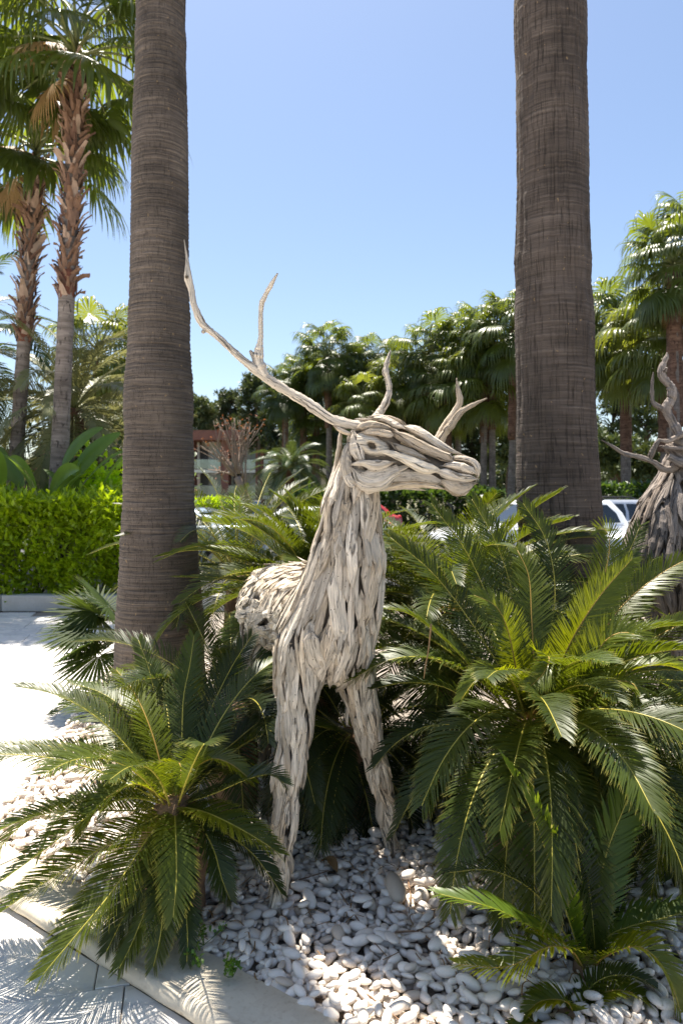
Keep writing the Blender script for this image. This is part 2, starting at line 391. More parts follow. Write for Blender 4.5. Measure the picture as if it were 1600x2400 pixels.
M['kerb'] = stonemat('grey_limestone', (.50, .48, .43), (.46, .44, .40), (.35, .32, .28), .8, 4, .4, .3, .3, (.36, .32, .26))
M['soil'] = groundmat('soil', (.20, .165, .13), (.36, .31, .26), 40)
M['grass'] = groundmat('ground_far', (.07, .08, .035), (.14, .12, .07), 3)
M['asphalt'] = groundmat('asphalt', (.045, .045, .047), (.075, .073, .07), 60, .85, .3)
M['brick'] = brickmat('red_brick')
M['plaster'] = simple('white_plaster', (.78, .75, .69), .85, var=.06, scale=2)
M['cream'] = simple('cream_plaster', (.62, .53, .40), .85, var=.08, scale=2)
M['door_dark'] = simple('dark_door', (.045, .035, .03), .4, var=.2)
M['bglass'] = simple('balcony_glass', (.28, .33, .32), .12, var=.05, spec=.7)
m_, nt0, o0_ = newmat('railing_glass'); a_ = nd(nt0, 'BsdfTransparent', None, Color=(.82, .9, .88, 1)); b_0 = nd(nt0, 'BsdfGlossy', None, Color=(.8, .85, .85, 1), Roughness=.05)
x_ = nd(nt0, 'MixShader', None, Fac=.15); nt0.links.new(a_.outputs[0], x_.inputs[1]); nt0.links.new(b_0.outputs[0], x_.inputs[2]); nt0.links.new(x_.outputs[0], o0_.inputs[0]); M['rail_glass'] = m_
M['rail'] = simple('metal_rail', (.2, .2, .2), .4, .6, .1)
M['green_net'] = simple('green_net', (.12, .30, .20), .8, var=.15)
M['blue'] = simple('blue_panel', (.05, .22, .55), .4, var=.1)
M['silver'] = simple('silver_paint', (.50, .53, .58), .28, .35, .03, coat=.8)
M['white_paint'] = simple('white_paint', (.78, .79, .80), .3, 0, .02, coat=.8)
M['red_paint'] = simple('red_paint', (.40, .035, .035), .3, 0, .04, coat=.8)
M['bluegrey'] = simple('blue_grey_paint', (.35, .43, .55), .28, .3, .03, coat=.8)
M['glass'] = simple('car_glass', (.016, .02, .022), .05, 0, .05, spec=.9)
M['tyre'] = simple('tyre', (.02, .02, .02), .85)
M['rim'] = simple('rim', (.45, .45, .46), .3, .8)
M['black'] = simple('black_trim', (.02, .02, .021), .45)
M['lamp_c'] = simple('clear_lamp', (.6, .62, .65), .1, 0, .05, spec=.9)
M['lamp_r'] = simple('red_lamp', (.45, .02, .02), .15, 0, .05, spec=.9)
M['weed'] = leafmat('weed_leaf', (.07, .15, .02), (.2, .34, .03), .4, .4, .3)

# ------------------------------------------------------------------ the setting: ground, car park, pavement, planting bed
def sheet(name, pts, z, mat, kind='structure'):
    mb = MB(); P = np.array([[x, y, z] for x, y in pts], float)
    mb.add(P, [np.array([list(range(len(P)))])], P[:, :2])
    return tag(mb.build(name, mat, smooth=False), kind=kind)

sheet('ground', [(-500, -60), (500, -60), (500, 900), (-500, 900)], -.14, M['grass'])
sheet('car_park', [(-12, 11.6), (40, 11.6), (40, 27), (-12, 27)], -.13, M['asphalt'])

PAVE_Z = -.035
sheet('bounce_paving', [(-30, -30), (12, -30), (12, .2), (-30, .2)], PAVE_Z - .004, M['slab'])  # unseen paving behind the camera, added to bounce sunlight onto the deer
sheet('far_paving', [(-30, .2), (-7.2, .2), (-7.2, 9.2), (-30, 9.2)], PAVE_Z - .004, M['slab'])
def lineA(y): return -1.93 - .14 * (y - 4.83)
CD = np.array([.8246, -.5657]); CN = np.array([.5657, .8246]); C0 = np.array([-1.24, 2.64])      # coping edge
bed = tag(sheet('planting_bed', [(lineA(10.5), 10.5), tuple(C0 + CD * -.55 + CN * .10), tuple(C0 + CD * 5 + CN * .14), (9, 3.0), (9, 10.5)], -.03, M['soil']), kind='structure')
pave = sheet('pavement', [(-14, -1), (6, -1), (6, 1.4), (-1.5, 2.95), (-1.5, 9.25), (-14, 9.25)], PAVE_Z - .012, M['soil'])

def clip(poly, a, n):
    out = []
    for i in range(len(poly)):
        p, q = poly[i], poly[(i + 1) % len(poly)]; dp, dq = np.dot(p - a, n), np.dot(q - a, n)
        if dp <= 0: out.append(p)
        if dp * dq < 0: out.append(p + (q - p) * dp / (dp - dq))
    return out

def slab(poly, z, parent):
    c = np.mean(poly, 0); P = np.array(poly)
    if len(P) < 3: return
    a = .5 * abs(sum(P[i][0] * P[(i + 1) % len(P)][1] - P[(i + 1) % len(P)][0] * P[i][1] for i in range(len(P))))
    if a < .006: return
    n = len(P); d = nrm(c - P)
    rings = []
    for ins, zz in ((.0015, z - .02), (.0015, z - .003), (.005, z)):
        Q = P + d * ins; rings.append(np.column_stack([Q, np.full(n, zz)]))
    mb = MB(); V = np.vstack(rings)
    mb.add(V, [grid_faces(3, n), np.array([list(range(2 * n, 3 * n))])], V[:, :2])
    mb.build('slab', M['slab'], parent, smooth=False, origin=(c[0], c[1], z))

aA = np.array([lineA(4.83), 4.83]); nA = nrm(np.array([1.0, .14]))
ang = math.radians(13); ex = np.array([math.cos(ang), math.sin(ang)]); ey = np.array([-ex[1], ex[0]])
for j in range(-4, 30):
    o = rng.random() * .5
    for i in range(-16, 12):
        c = ex * ((i + o) * .78) + ey * (j * .40 + .16)
        if not (-7.5 < c[0] < 1.6 and .6 < c[1] < 9.0): continue
        if c[0] > lineA(c[1]) + .8 and np.dot(c - C0, CN) > .6: continue
        g = .0013
        q = [c + ex * sx * (.39 - g) + ey * sy * (.20 - g) for sx, sy in ((-1, -1), (1, -1), (1, 1), (-1, 1))]
        z = PAVE_Z + rng.normal() * .0012
        q = clip(q, np.array([0, 9.19]), np.array([0, 1.0]))
        if len(q) < 3: continue
        p1 = clip(q, aA, nA)
        if len(p1) > 2: slab(p1, z, pave)
        p2 = clip(q, aA + nA * .002, -nA)
        if len(p2) > 2: p2 = clip(p2, C0 + CN * -.006, CN)
        if len(p2) > 2: slab(p2, z, pave)

# coping stones with a rounded nose along the bed
cop = thing('coping', 'cream limestone coping with rounded nose edging the pebble bed in front', 'kerb', (*C0, 0))
prof = [(.012, -.05), (.0, -.030), (-.016, -.022), (-.022, -.006), (-.016, .012), (.0, .022), (.016, .024), (.026, .0195), (.034, .021), (.10, .0225), (.192, .022), (.198, .016), (.198, -.06)]
for k in range(-1, 5):
    s0, s1 = max(-.56, k * .92 - .30), k * .92 + .614
    mb = MB(); ns = 16; R = []
    for i, s in enumerate(np.linspace(s0, s1, ns)):
        e = .004 if i in (0, ns - 1) else 0
        w = 1 + 0 * s
        R.append([[*(C0 + CD * s + CN * (a + .0015 * math.sin(s * 37 + a * 60))), z - (e if z > 0 else 0) + .0012 * math.sin(s * 23 + a * 31)] for a, z in prof])
    V = np.array(R).reshape(-1, 3); npf = len(prof)
    mb.add(V, [grid_faces(ns, npf, False), np.array([list(range(npf))]), np.array([list(range(ns * npf - 1, (ns - 1) * npf - 1, -1))])], V[:, :2])
    mb.build('coping_stone', M['coping'], cop, smooth=True, origin=(*(C0 + CD * (s0 + s1) / 2), 0))

# planter kerb in front of the bright hedge
kb = thing('planter_kerb', 'pale stone kerb under the bright green hedge on the left', 'kerb', (-5, 9.3, PAVE_Z))
x = -9.4
while x < -2.2:
    L = 1.05 + rng.random() * .25
    MB().box((x + L / 2, 9.32 + rng.normal() * .004, PAVE_Z + .107), (L - .012, .2, .22), 0, .012).build('kerb_stone', M['kerb'], kb, smooth=False)
    x += L
sheet('hedge_bed', [(-12, 9.4), (lineA(10) + .1, 9.4), (lineA(10) + .1, 13), (-12, 13)], .06, M['soil'])

# ---- pebbles: dropped one by one on a height map
def ico(sub):
    import bmesh
    bm = bmesh.new(); bmesh.ops.create_icosphere(bm, subdivisions=sub, radius=1.0)
    V = np.array([v.co[:] for v in bm.verts]); F = np.array([[v.index for v in f.verts] for f in bm.faces]); bm.free(); return V, F
ICO2, ICO3 = ico(2), ico(3)
def pebble_shape(base, seed):
    r = np.random.default_rng(seed); V, F = base
    d = np.ones(len(V))
    for _ in range(4):
        k = nrm(r.normal(size=3)); d += .10 * r.normal() * np.clip(V @ k, 0, 1) ** 2
    P = V * d[:, None]; P[:, 0] *= 1 + .18 * r.normal() * P[:, 0] * .3
    return P * np.array([1.12, .60 + .09 * r.normal(), .45 + .07 * r.normal()]), F
PEB_V = [pebble_shape(ICO3, 100 + i) for i in range(14)]; PEB_L = [pebble_shape(ICO2, 100 + i) for i in range(14)]
CELL = .006; HX0, HY0 = -2.35, 1.75
HM = np.full((int(4.8 / CELL), int(5.2 / CELL)), -.025)
def in_bed(x, y): return x > lineA(y) + .03 and np.dot(np.array([x, y]) - C0, CN) > .205
def euler_m(a, b, c): return np.array(Matrix.Rotation(c, 3, 'Z') @ Matrix.Rotation(b, 3, 'Y') @ Matrix.Rotation(a, 3, 'X'))
pebs = []
gx, gy = np.meshgrid(np.arange(-12, 13), np.arange(-12, 13), indexing='ij')
def drop(x, y, s, var, tilt=.22, mat='pebble', rot=None):
    i, j = int((x - HX0) / CELL), int((y - HY0) / CELL)
    if not (13 < i < HM.shape[0] - 14 and 13 < j < HM.shape[1] - 14): return
    R = rot if rot is not None else euler_m(rng.normal() * tilt * 1.2, rng.normal() * tilt, rng.random() * 2 * PI)
    V = PEB_V[var][0] * s @ R.T
    r = np.abs(V[:, :2]).max() ; m = (gx ** 2 + gy ** 2) * CELL ** 2 < (r * .62) ** 2
    sub = HM[i - 12:i + 13, j - 12:j + 13]; base = sub[m].mean() * .72 + sub[m].max() * .28
    z = base - V[:, 2].min() * .80
    rr = (gx ** 2 + gy ** 2) * CELL ** 2 / (r * .85) ** 2
    top = np.where(rr < 1, z + V[:, 2].max() * np.sqrt(np.clip(1 - rr, 0, 1)), -9)
    HM[i - 12:i + 13, j - 12:j + 13] = np.maximum(sub, top)
    pebs.append((np.array([x, y, z]), R, s, var, mat))
n_try = 12500
cx = rng.random((n_try, 7)); cy = rng.random((n_try, 7))
for q in range(n_try):
    best = None
    for k in range(7):
        y = HY0 + .25 + cy[q, k] ** 1.25 * 4.5; x = -2.2 + cx[q, k] * 4.4
        if not in_bed(x, y) or (y > 3.9 and x > -.9) or (x > 1.2 and y > 3.1): continue
        i, j = int((x - HX0) / CELL), int((y - HY0) / CELL)
        if not (13 < i < HM.shape[0] - 14 and 13 < j < HM.shape[1] - 14): continue
        h = HM[i - 3:i + 4, j - 3:j + 4].mean()
        if best is None or h < best[0]: best = (h, x, y)
    if best is None: continue
    s = float(np.clip(.0225 * math.exp(rng.normal() * .24), .012, .046))
    drop(best[1], best[2], s, int(rng.integers(14)), mat=('pebble_t' if rng.random() < .3 else 'pebble_g') if rng.random() < .22 else 'pebble')
drop(.212, 2.66, .066, 3, mat='pebble_t', rot=euler_m(.1, -.25, 1.75))
drop(.085, 2.60, .040, 5, mat='pebble', rot=euler_m(.1, .1, .4))
def view_rank(p):
    x, y, z = p[0]; px, py = 800 + x / y * 1600, 1150 + (EYE - z) / y * 1600
    if not (430 < px < 1330 and py < 2430) or (px > 1080 and py < 2180) or py < 2060: return -1
    return (p[2] / y) ** 2 * 1e3 + z * 9
order = sorted(range(len(pebs)), key=lambda i: -view_rank(pebs[i]))
peb_mesh = {}
for i in order[:300]:
    loc, R, s, var, mt = pebs[i]
    if (var, mt) not in peb_mesh:
        b = MB(); b.add(PEB_V[var][0], [PEB_V[var][1]]); peb_mesh[(var, mt)] = b.mesh('pebble', M[mt])
    o = inst('pebble', peb_mesh[(var, mt)], bed, loc, Matrix(R).to_euler(), s)
rest = {k: MB() for k in ('pebble', 'pebble_t', 'pebble_g')}
for i in order[300:]:
    loc, R, s, var, mt = pebs[i]; rest[mt].add(PEB_L[var][0] * s @ R.T + loc, [PEB_L[var][1]])
rb = MB()
for mi, src in enumerate(rest.values()): rb.add(np.concatenate(src.v), [np.concatenate(src.f)], mi=mi)
tag(rb.build('loose_pebbles', [M[k] for k in rest], bed), kind='stuff')

# ------------------------------------------------------------------ palm and cycad leaves
def pinnate(pts, n=85, leaf=.15, lw=.0042, vee=32, fw=(68, 30), t0=.10, thick=.007, r=None, bend=.22, up=(0, 0, 1), roll=0.0, mats=('cycas', 'rachis'), jit=.05, curl=0.0, tipmin=.35, flat_side=0):
    """A feather leaf along the midrib points; leaflets are single folded blades. Returns an MB in the points' space."""
    P = resample(pts, 26); T, N, S = frames(P, up)
    if roll:
        c, s_ = math.cos(roll), math.sin(roll); N, S = N * c + S * s_, S * c - N * s_
    t = np.linspace(t0, .995, n); tt = np.concatenate([t, t]); sd = np.concatenate([np.ones(n), -np.ones(n)])
    tt = np.clip(tt + r.normal(size=2 * n) * .15 / n, t0, 1)
    ix = tt * 25; i0 = np.clip(ix.astype(int), 0, 24); f = (ix - i0)[:, None]
    L_ = lambda A: A[i0] * (1 - f) + A[i0 + 1] * f
    p, T_, N_, S_ = L_(P), nrm(L_(T)), nrm(L_(N)), nrm(L_(S))
    a = np.radians(fw[0] + (fw[1] - fw[0]) * tt ** 1.3 + r.normal(size=2 * n) * 2.5)[:, None]
    v = np.radians(vee + r.normal(size=2 * n) * 4)[:, None]
    D = np.cos(a) * T_ + np.sin(a) * (sd[:, None] * np.cos(v) * S_ + np.sin(v) * N_)
    k = (tt - t0) / (1 - t0)
    ln = leaf * np.minimum(1, .42 + 2.6 * k) * (tipmin + (1 - tipmin) * np.clip((1 - k) / .38, 0, 1) ** .75) * (1 + r.normal(size=2 * n) * jit)
    miss = r.random(2 * n) < .012; ln = np.where(miss, ln * .3, ln)
    wdir = nrm(T_ - (T_ * D).sum(1, keepdims=True) * D)
    down = -N_ * .75 - np.array([0, 0, 1.0]) * .25
    down = down + r.normal(size=(2 * n, 3)) * .10
    V = []; UV = []
    for s, w in ((0.0, .55), (.38, 1.0), (.75, .82)):
        c = p + D * (ln * s)[:, None] + down * (ln * bend * s * s)[:, None] + T_ * (ln * curl * s * s)[:, None]
        hw = (lw * w * np.minimum(1, .6 + ln / leaf * .5))[:, None]
        V += [c - wdir * hw, c + wdir * hw]; UV += [np.column_stack([np.full(2 * n, s), tt])] * 2
    c = p + D * ln[:, None] + down * (ln * bend * 1.05)[:, None] + T_ * (ln * curl)[:, None]
    V.append(c); UV.append(np.column_stack([np.ones(2 * n), tt]))
    m = 2 * n; b = np.arange(m)
    V = np.concatenate(V); UV = np.concatenate(UV)
    F = [np.stack([b, b + m, b + 3 * m, b + 2 * m], 1), np.stack([b + 2 * m, b + 3 * m, b + 5 * m, b + 4 * m], 1), np.stack([b + 4 * m, b + 5 * m, b + 6 * m], 1)]
    mb = MB(); mb.add(V, F, UV, 0)
    rr = thick * (1 - .82 * np.linspace(0, 1, 26)); Vt, Ft, Ut = tube(P, rr, rr * .8, 5, up); mb.add(Vt, Ft, Ut, 1)
    return mb, [M[q] for q in mats]

def arc(base, az, el, L, droop, r=None, side=0.0, n=7):
    """Midrib that leaves the base at elevation el and bends down by droop (degrees) over its length."""
    out = [np.asarray(base, float)]; h = L / (n - 1)
    for i in range(n - 1):
        t = (i + .5) / (n - 1); e = math.radians(el - droop * t ** 1.4); a = az + side * t * t
        out.append(out[-1] + h * np.array([math.cos(e) * math.cos(a), math.cos(e) * math.sin(a), math.sin(e)]))
    return np.array(out)

def caudex(parent, base, top, r0):
    P = resample([base, (np.asarray(base) + top) / 2, top], 10); mb = MB(); rr = np.random.default_rng(int(abs(base[0]) * 999))
    V, F, U = tube(P, r0 * np.array([1, 1.02, 1.05, 1.02, 1.06, 1.03, 1.02, .98, .85, .45]), None, 14, (0, 1, 0), .06, rr); mb.add(V, F, U)
    return mb.build('trunk', M['caudex'], parent)

def cycad(label, base, top_z, L, n, seed, mat='cycas', explicit=(), els=(88, -25), leaf=.15, n_leaf=85, az_skip=None, lean=(0, 0), young=.15, droopk=1.0, dead=0, r0=.12, clear=None, group='cycads in the pebble bed'):
    r = np.random.default_rng(seed)
    root = thing('cycad', label, 'cycad', (base[0], base[1], 0), group)
    top = np.array([base[0] + lean[0], base[1] + lean[1], top_z])
    caudex(root, (base[0], base[1], -.03), top, r0)
    for k in range(n):
        t = (k + .5) / n; az = k * 2.39996 + r.normal() * .12
        el = els[0] + (els[1] - els[0]) * t ** .85 + r.normal() * 4
        if clear is not None and abs((az - clear[0] + PI) % (2 * PI) - PI) < clear[1] and el < clear[2]: continue
        if az_skip is not None and abs((az - az_skip[0] + PI) % (2 * PI) - PI) < az_skip[1] and el < az_skip[2]: continue
        l = L * (.82 + .22 * math.sin(PI * min(1, t * 1.1))) * (1 + r.normal() * .06)
        dr = (38 + 42 * (1 - abs(el) / 90)) * droopk * (1 + r.normal() * .15)
        pts = arc(top + np.array([math.cos(az), math.sin(az), 0]) * r0 * .5, az, el, l, dr, side=r.normal() * .18)
        zmin = .035 + .03 * r.random(); pts[:, 2] = np.where(pts[:, 2] < zmin, zmin + (pts[:, 2] - zmin) * .12, pts[:, 2])
        yg = t < young
        mt = ('cycas_y', 'rachis_o') if yg else (mat, 'rachis')
        mb, ms = pinnate(pts, n_leaf, leaf * (1 + r.normal() * .06), .0030 * leaf / .15, 30 + r.normal() * 6, (66, 32), .10, .0065 * L, r, .2 + r.random() * .12, roll=r.normal() * .18, mats=mt)
        mb.build('frond', ms, root, origin=pts[0])
    for k in range(dead):
        az = r.random() * 6.28; pts = arc(top - np.array([0, 0, .06]), az, -45, L * .55, 40); pts[:, 2] = np.maximum(pts[:, 2], .03)
        mb, ms = pinnate(pts, 60, leaf * .6, .004, 10, (50, 25), .1, .006, r, .6, mats=('dead', 'dead')); mb.build('dead_frond', ms, root, origin=pts[0])
    for e in explicit:
        pts = np.array([W(*q) for q in e['p']]); up = e.get('up', (0, 0, 1))
        mb, ms = pinnate(pts, e.get('n', n_leaf), e.get('leaf', leaf), e.get('lw', .0031 * leaf / .15), e.get('vee', 28), e.get('fw', (66, 32)), e.get('t0', .1), e.get('th', .0065 * L), r, e.get('bend', .22), up=up, roll=e.get('roll', 0), mats=e.get('m', (mat, 'rachis')), curl=e.get('curl', 0.0))
        mb.build('frond', ms, root, origin=pts[0])
    return root

def fan_mesh(el, seed, Lp=.9, R=.85, nseg=34, droop=1.0, spread=112, mat='fan', cup=.25, name='frond'):
    """A fan leaf at the origin, petiole leaving along +X at elevation el."""
    r = np.random.default_rng(seed); mb = MB()
    pts = resample(arc((0, 0, 0), 0, el, Lp, 25 + 12 * droop), 9)
    V, F, U = tube(pts, np.linspace(.022, .011, 9) * (R / .85), None, 5); mb.add(V, F, U, 1)
    T, N, S = frames(pts, (0, 0, 1)); P, T, N, S = pts[-1], T[-1], N[-1], S[-1]
    ph = np.radians(np.linspace(-spread, spread, nseg)) + r.normal(size=nseg) * .012
    D = np.cos(ph)[:, None] * T + np.sin(ph)[:, None] * S + cup * (1 - np.cos(ph))[:, None] * N * -1 + cup * .5 * N
    D = nrm(D); rad = R * (1 - .30 * (np.abs(ph) / np.radians(spread)) ** 2) * (1 + r.normal(size=nseg) * .05)
    ws = nrm(np.cross(D, N)); dphi = 2 * np.radians(spread) / nseg
    steps = np.array([.06, .34, .56, .74, .88, 1.0]); pos = np.repeat(P[None], nseg, 0); dirn = D.copy(); prev = 0; rows = []
    dn = np.array([0, 0, -1.0]); gl = droop * (1 + r.normal(size=nseg) * .18)
    for i, s in enumerate(steps):
        g = np.clip(gl * (.02 + 1.0 * max(0, s - .30) ** 1.2), 0, .93)[:, None]
        dd = nrm(dirn * (1 - g) + dn * g); pos = pos + dd * (rad * (s - prev))[:, None]; prev = s
        hw = (rad * min(s, .50) * dphi * .52 * (1 if s < .5 else max(0, 1 - ((s - .5) / .52) ** 1.2)))[:, None]
        nn = nrm(np.cross(ws, dd)); fo = hw * .35
        if i < 5: rows.append((pos - ws * hw, pos + nn * fo, pos + ws * hw))
        else: rows.append((pos,))
    V = []; UV = []
    for i, row in enumerate(rows):
        for q in row: V.append(q); UV.append(np.column_stack([np.full(nseg, steps[i]), np.arange(nseg) / nseg]))
    m = nseg; b = np.arange(m); F = []
    for i in range(4):
        for c in (0, 1):
            a = (i * 3 + c) * m; F.append(np.stack([b + a, b + a + m, b + a + 4 * m, b + a + 3 * m], 1))
    for c in (0, 1): F.append(np.stack([b + (12 + c) * m, b + (13 + c) * m, b + 15 * m], 1))
    mb.add(np.concatenate(V), F, np.concatenate(UV), 0)
    return mb.mesh(name, [M[mat], M['petiole']])

FAN = {}
def fan_set(mat, droop, Lp, R, nseg=30):
    key = (mat, droop, Lp, R)
    if key not in FAN:
        FAN[key] = [(el, [fan_mesh(el, 50 + int(el) + 7 * s, Lp, R, nseg, droop, 105 + 10 * s, mat) for s in range(2)]) for el in (78, 55, 34, 14, -6, -28, -50)]
    return FAN[key]

# ------------------------------------------------------------------ palms
def palm_trunk(base, top, r0, r1, mat, parent, flare=1.25, sides=14, n=24, seed=0, wob=.03, cap_taper=True):
    r = np.random.default_rng(seed); mid = (np.asarray(base) + top) / 2 + np.array([r.normal() * wob, r.normal() * wob, 0])
    P = resample([base, mid, top], n); t = np.linspace(0, 1, n)
    rad = (r0 + (r1 - r0) * t) * (1 + (flare - 1) * np.exp(-t * 9)) * (1 + .03 * r.normal(size=n))
    V, F, U = tube(P, rad, None, sides, (0, 1, 0), .01, r); mb = MB().add(V, F, U); return mb.build('trunk', mat, parent)

def fan_palm(label, px, Y, py, r=.17, crown=1.0, n=38, seed=0, mat='fan', droop=1.0, base_z=-.12, lean=0.0, skirt=0, bark='bark_far', brown=.45, group='fan palms standing beyond the car park', yoff=0.0):
    rr = np.random.default_rng(seed); top = W(px, py, Y); base = np.array([top[0] - lean, Y + yoff, base_z])
    root = thing('fan_palm', label, 'palm tree', base, group)
    palm_trunk(base, top, r * 1.1, r * .9, M[bark], root, seed=seed)
    if brown:   # rough upper trunk of old leaf bases
        P = resample([base + (top - base) * (1 - brown), top], 22); mb = MB()
        V, F, U = tube(P, r * (1.12 + .16 * rr.random(22)), None, 16, (0, 1, 0), .10, rr); mb.add(V, F, U); mb.build('upper_trunk', M['bark_brown'], root)
    fs = fan_set(mat, droop, .95, .95); off = Vector(top - base)
    for k in range(n):
        t = (k + .5) / n; el = 85 - 128 * t ** .9 + rr.normal() * 6
        c = min(fs, key=lambda q: abs(q[0] - el)); me = c[1][rr.integers(2)]
        inst('frond', me, root, off + Vector((0, 0, .25 - .5 * t)), (rr.normal() * .12, math.radians(c[0] - el) * .6, k * 2.39996 + rr.normal() * .15), crown * (1 + rr.normal() * .08))
    if skirt:
        sk = fan_set('fan_dry', 1.4, .6, .8)
        for k in range(skirt):
            inst('dead_frond', sk[6][1][k % 2], root, off + Vector((0, 0, -.35 - .5 * rr.random())), (0, .45, rr.random() * 6.28), crown * .8)
    return root

def boots(root, base, top, r0, r1, n, seed, t0=0.0, size=1.0):
    n = int(n * 1.7)
    """Old split leaf bases standing round the trunk in a spiral."""
    rr = np.random.default_rng(seed); ms = []
    for k in range(8):
        q = np.random.default_rng(seed * 10 + k); mb = MB()
        L = .19 * size * (1 + .25 * q.normal()); w = .048 * size * (1 + .25 * q.normal())
        rows = []
        for s, ww, out, th in ((-.25, 1.15, .0, .010), (.2, 1.0, .030, .016), (.6, .72, .060, .012), (1.0, .42 + .2 * q.random(), .105 + .04 * q.random(), .005)):
            x = out * size; z = s * L; y = w * ww * (1 + .12 * q.normal()); sk = .2 * q.normal() * s * w
            rows.append([[x, -y + sk, z], [x + th, sk, z + .02 * s * q.normal()], [x, y + sk, z], [x - th, sk, z]])
        V = np.array(rows).reshape(-1, 3); mb.add(V, [grid_faces(4, 4), np.array([[12, 13, 14, 15]])], V[:, 1:])
        ms.append(mb.mesh('leaf_base', M[('boot', 'boot2', 'boot', 'boot3')[k % 4]], smooth=False))
    ax = top - base; bl = wloc(root)
    for k in range(n):
        t = t0 + (1 - t0) * (k + .5) / n; a = k * 2.39996 + rr.normal() * .1; rad = r0 + (r1 - r0) * t
        p = base + ax * t + np.array([math.cos(a), math.sin(a), 0]) * rad * .93
        inst('leaf_base', ms[rr.integers(8)], root, p - bl, (rr.normal() * .30, rr.normal() * .22 + .05, a + rr.normal() * .25), max(.6, 1 + rr.normal() * .25))

# ------------------------------------------------------------------ the two big palms
def big_trunk(parent, prof, Y, mat, seed, ring_amp, fiss_amp, fiss_n, ring_pitch, top, m, dz):
    """prof: (pixel left, pixel right, pixel y) edges of the trunk at depth Y."""
    z = np.array([W(0, p[2], Y)[2] for p in prof]); xc = np.array([(p[0] + p[1]) / 2 for p in prof]); xc = (xc - 800) / 1600 * Y
    rd = np.array([(p[1] - p[0]) / 2 / 1600 * Y for p in prof]); o = np.argsort(z); z, xc, rd = z[o], xc[o], rd[o]
    zs = np.concatenate([np.arange(-.06, 5.4, dz), np.linspace(5.45, top, 40)]); n = len(zs)
    th = np.linspace(0, 2 * PI, m, endpoint=False)
    R = np.interp(zs, z, rd)[:, None] * np.ones((1, m)); X = np.interp(zs, z, xc)
    Z2, T2 = np.meshgrid(zs, th, indexing='ij')
    warp = .5 * vnoise2(T2 / (2 * PI) * 8, Z2 * 2.0, seed, 8) + .25 * vnoise2(T2 / (2 * PI) * 24, Z2 * 5, seed + 1, 24)
    u = Z2 / ring_pitch + warp * 1.3
    saw = u - np.floor(u); lvl = vnoise(np.floor(u) * 1.0, seed + 2)
    ring = (np.abs(saw - .5) * 2) ** 1.5
    brk = vnoise2(T2 / (2 * PI) * 40, Z2 * 26, seed + 4, 40)
    fis = vnoise2(T2 / (2 * PI) * fiss_n + .6 * vnoise2(T2 / (2 * PI) * 20, Z2 * 6, seed + 5, 20), Z2 * 2.2, seed + 6, fiss_n)
    fis = np.clip((.5 - fis) / .5, 0, 1)
    R = R - ring_amp * (1 - ring) * (.3 + .9 * lvl) * (.4 + brk) - fiss_amp * fis ** .8 * (.4 + brk) + (.016 * (vnoise(zs * 2.2, seed + 8) - .5) + .010 * (vnoise(zs * 6.5, seed + 18) - .5))[:, None] + .012 * (vnoise2(T2 / (2 * PI) * 5, Z2 * 1.4, seed + 9, 5) - .5)
    V = np.stack([X[:, None] + R * np.cos(th), Y + R * np.sin(th), Z2], -1).reshape(-1, 3)
    UV = np.stack([Z2, T2 * .25], -1).reshape(-1, 2)
    mb = MB().add(V, [grid_faces(n, m)], UV); return mb.build('trunk', mat, parent), np.array([X[-1], Y, top])

lp = thing('palm_tree', 'thick brown palm trunk with fine horizontal rings left of the deer', 'palm tree', (W(372, 1200, 4.6)[0], 4.6, -.05))
_, ltop = big_trunk(lp, [(319, 436, 0), (312, 438, 300), (303, 447, 700), (294, 452, 950), (286, 461, 1200), (277, 471, 1400), (268, 480, 1560), (256, 494, 1720)], 4.6, M['bark_l'], 3, .0085, .003, 90, .030, 17.0, 128, .0092)
rp = thing('palm_tree', 'thick dark palm trunk with vertical cracks right of the deer', 'palm tree', (W(1300, 1200, 4.4)[0], 4.4, -.05))
_, rtop = big_trunk(rp, [(1207, 1370, 0), (1209, 1376, 350), (1205, 1380, 600), (1207, 1386, 750), (1207, 1394, 950), (1208, 1404, 1130), (1214, 1412, 1250), (1215, 1424, 1450), (1208, 1440, 1720)], 4.4, M['bark_r'], 21, .0052, .0125, 84, .036, 17.4, 320, .02)
for root, top in ((lp, ltop), (rp, rtop)):
    fs = fan_set('fan', 1.0, .95, .95); r2 = np.random.default_rng(int(top[0] * 100) % 97)
    for k in range(34):
        t = (k + .5) / 34; el = 85 - 120 * t; c = min(fs, key=lambda q: abs(q[0] - el))
        inst('frond', c[1][k % 2], root, top - wloc(root), (r2.normal() * .1, 0, k * 2.39996), 1.05)

# ------------------------------------------------------------------ driftwood deer
def stick(P, hw, th, up, r, sides=8, blunt=(.3, .3), rough=.09):
    n = len(P); t = np.linspace(0, 1, n)
    e = np.minimum(1, (t + .015) / max(.02, blunt[0])) ** .6 * np.minimum(1, (1.015 - t) / max(.02, blunt[1])) ** .6
    k = 1 + .06 * np.interp(t, np.linspace(0, 1, 5), r.normal(size=5)); w = np.asarray(hw) * e * k; h = np.asarray(th) * (.35 + .65 * e) * k
    h = np.minimum(h, w * 1.5 + .001)
    V, F, U = tube(P, w, h, sides, up, rough, r, sq=.72, jag=float(np.mean(hw)) * .9); U = U + r.random(2) * 3
    return MB().add(V, F, U)

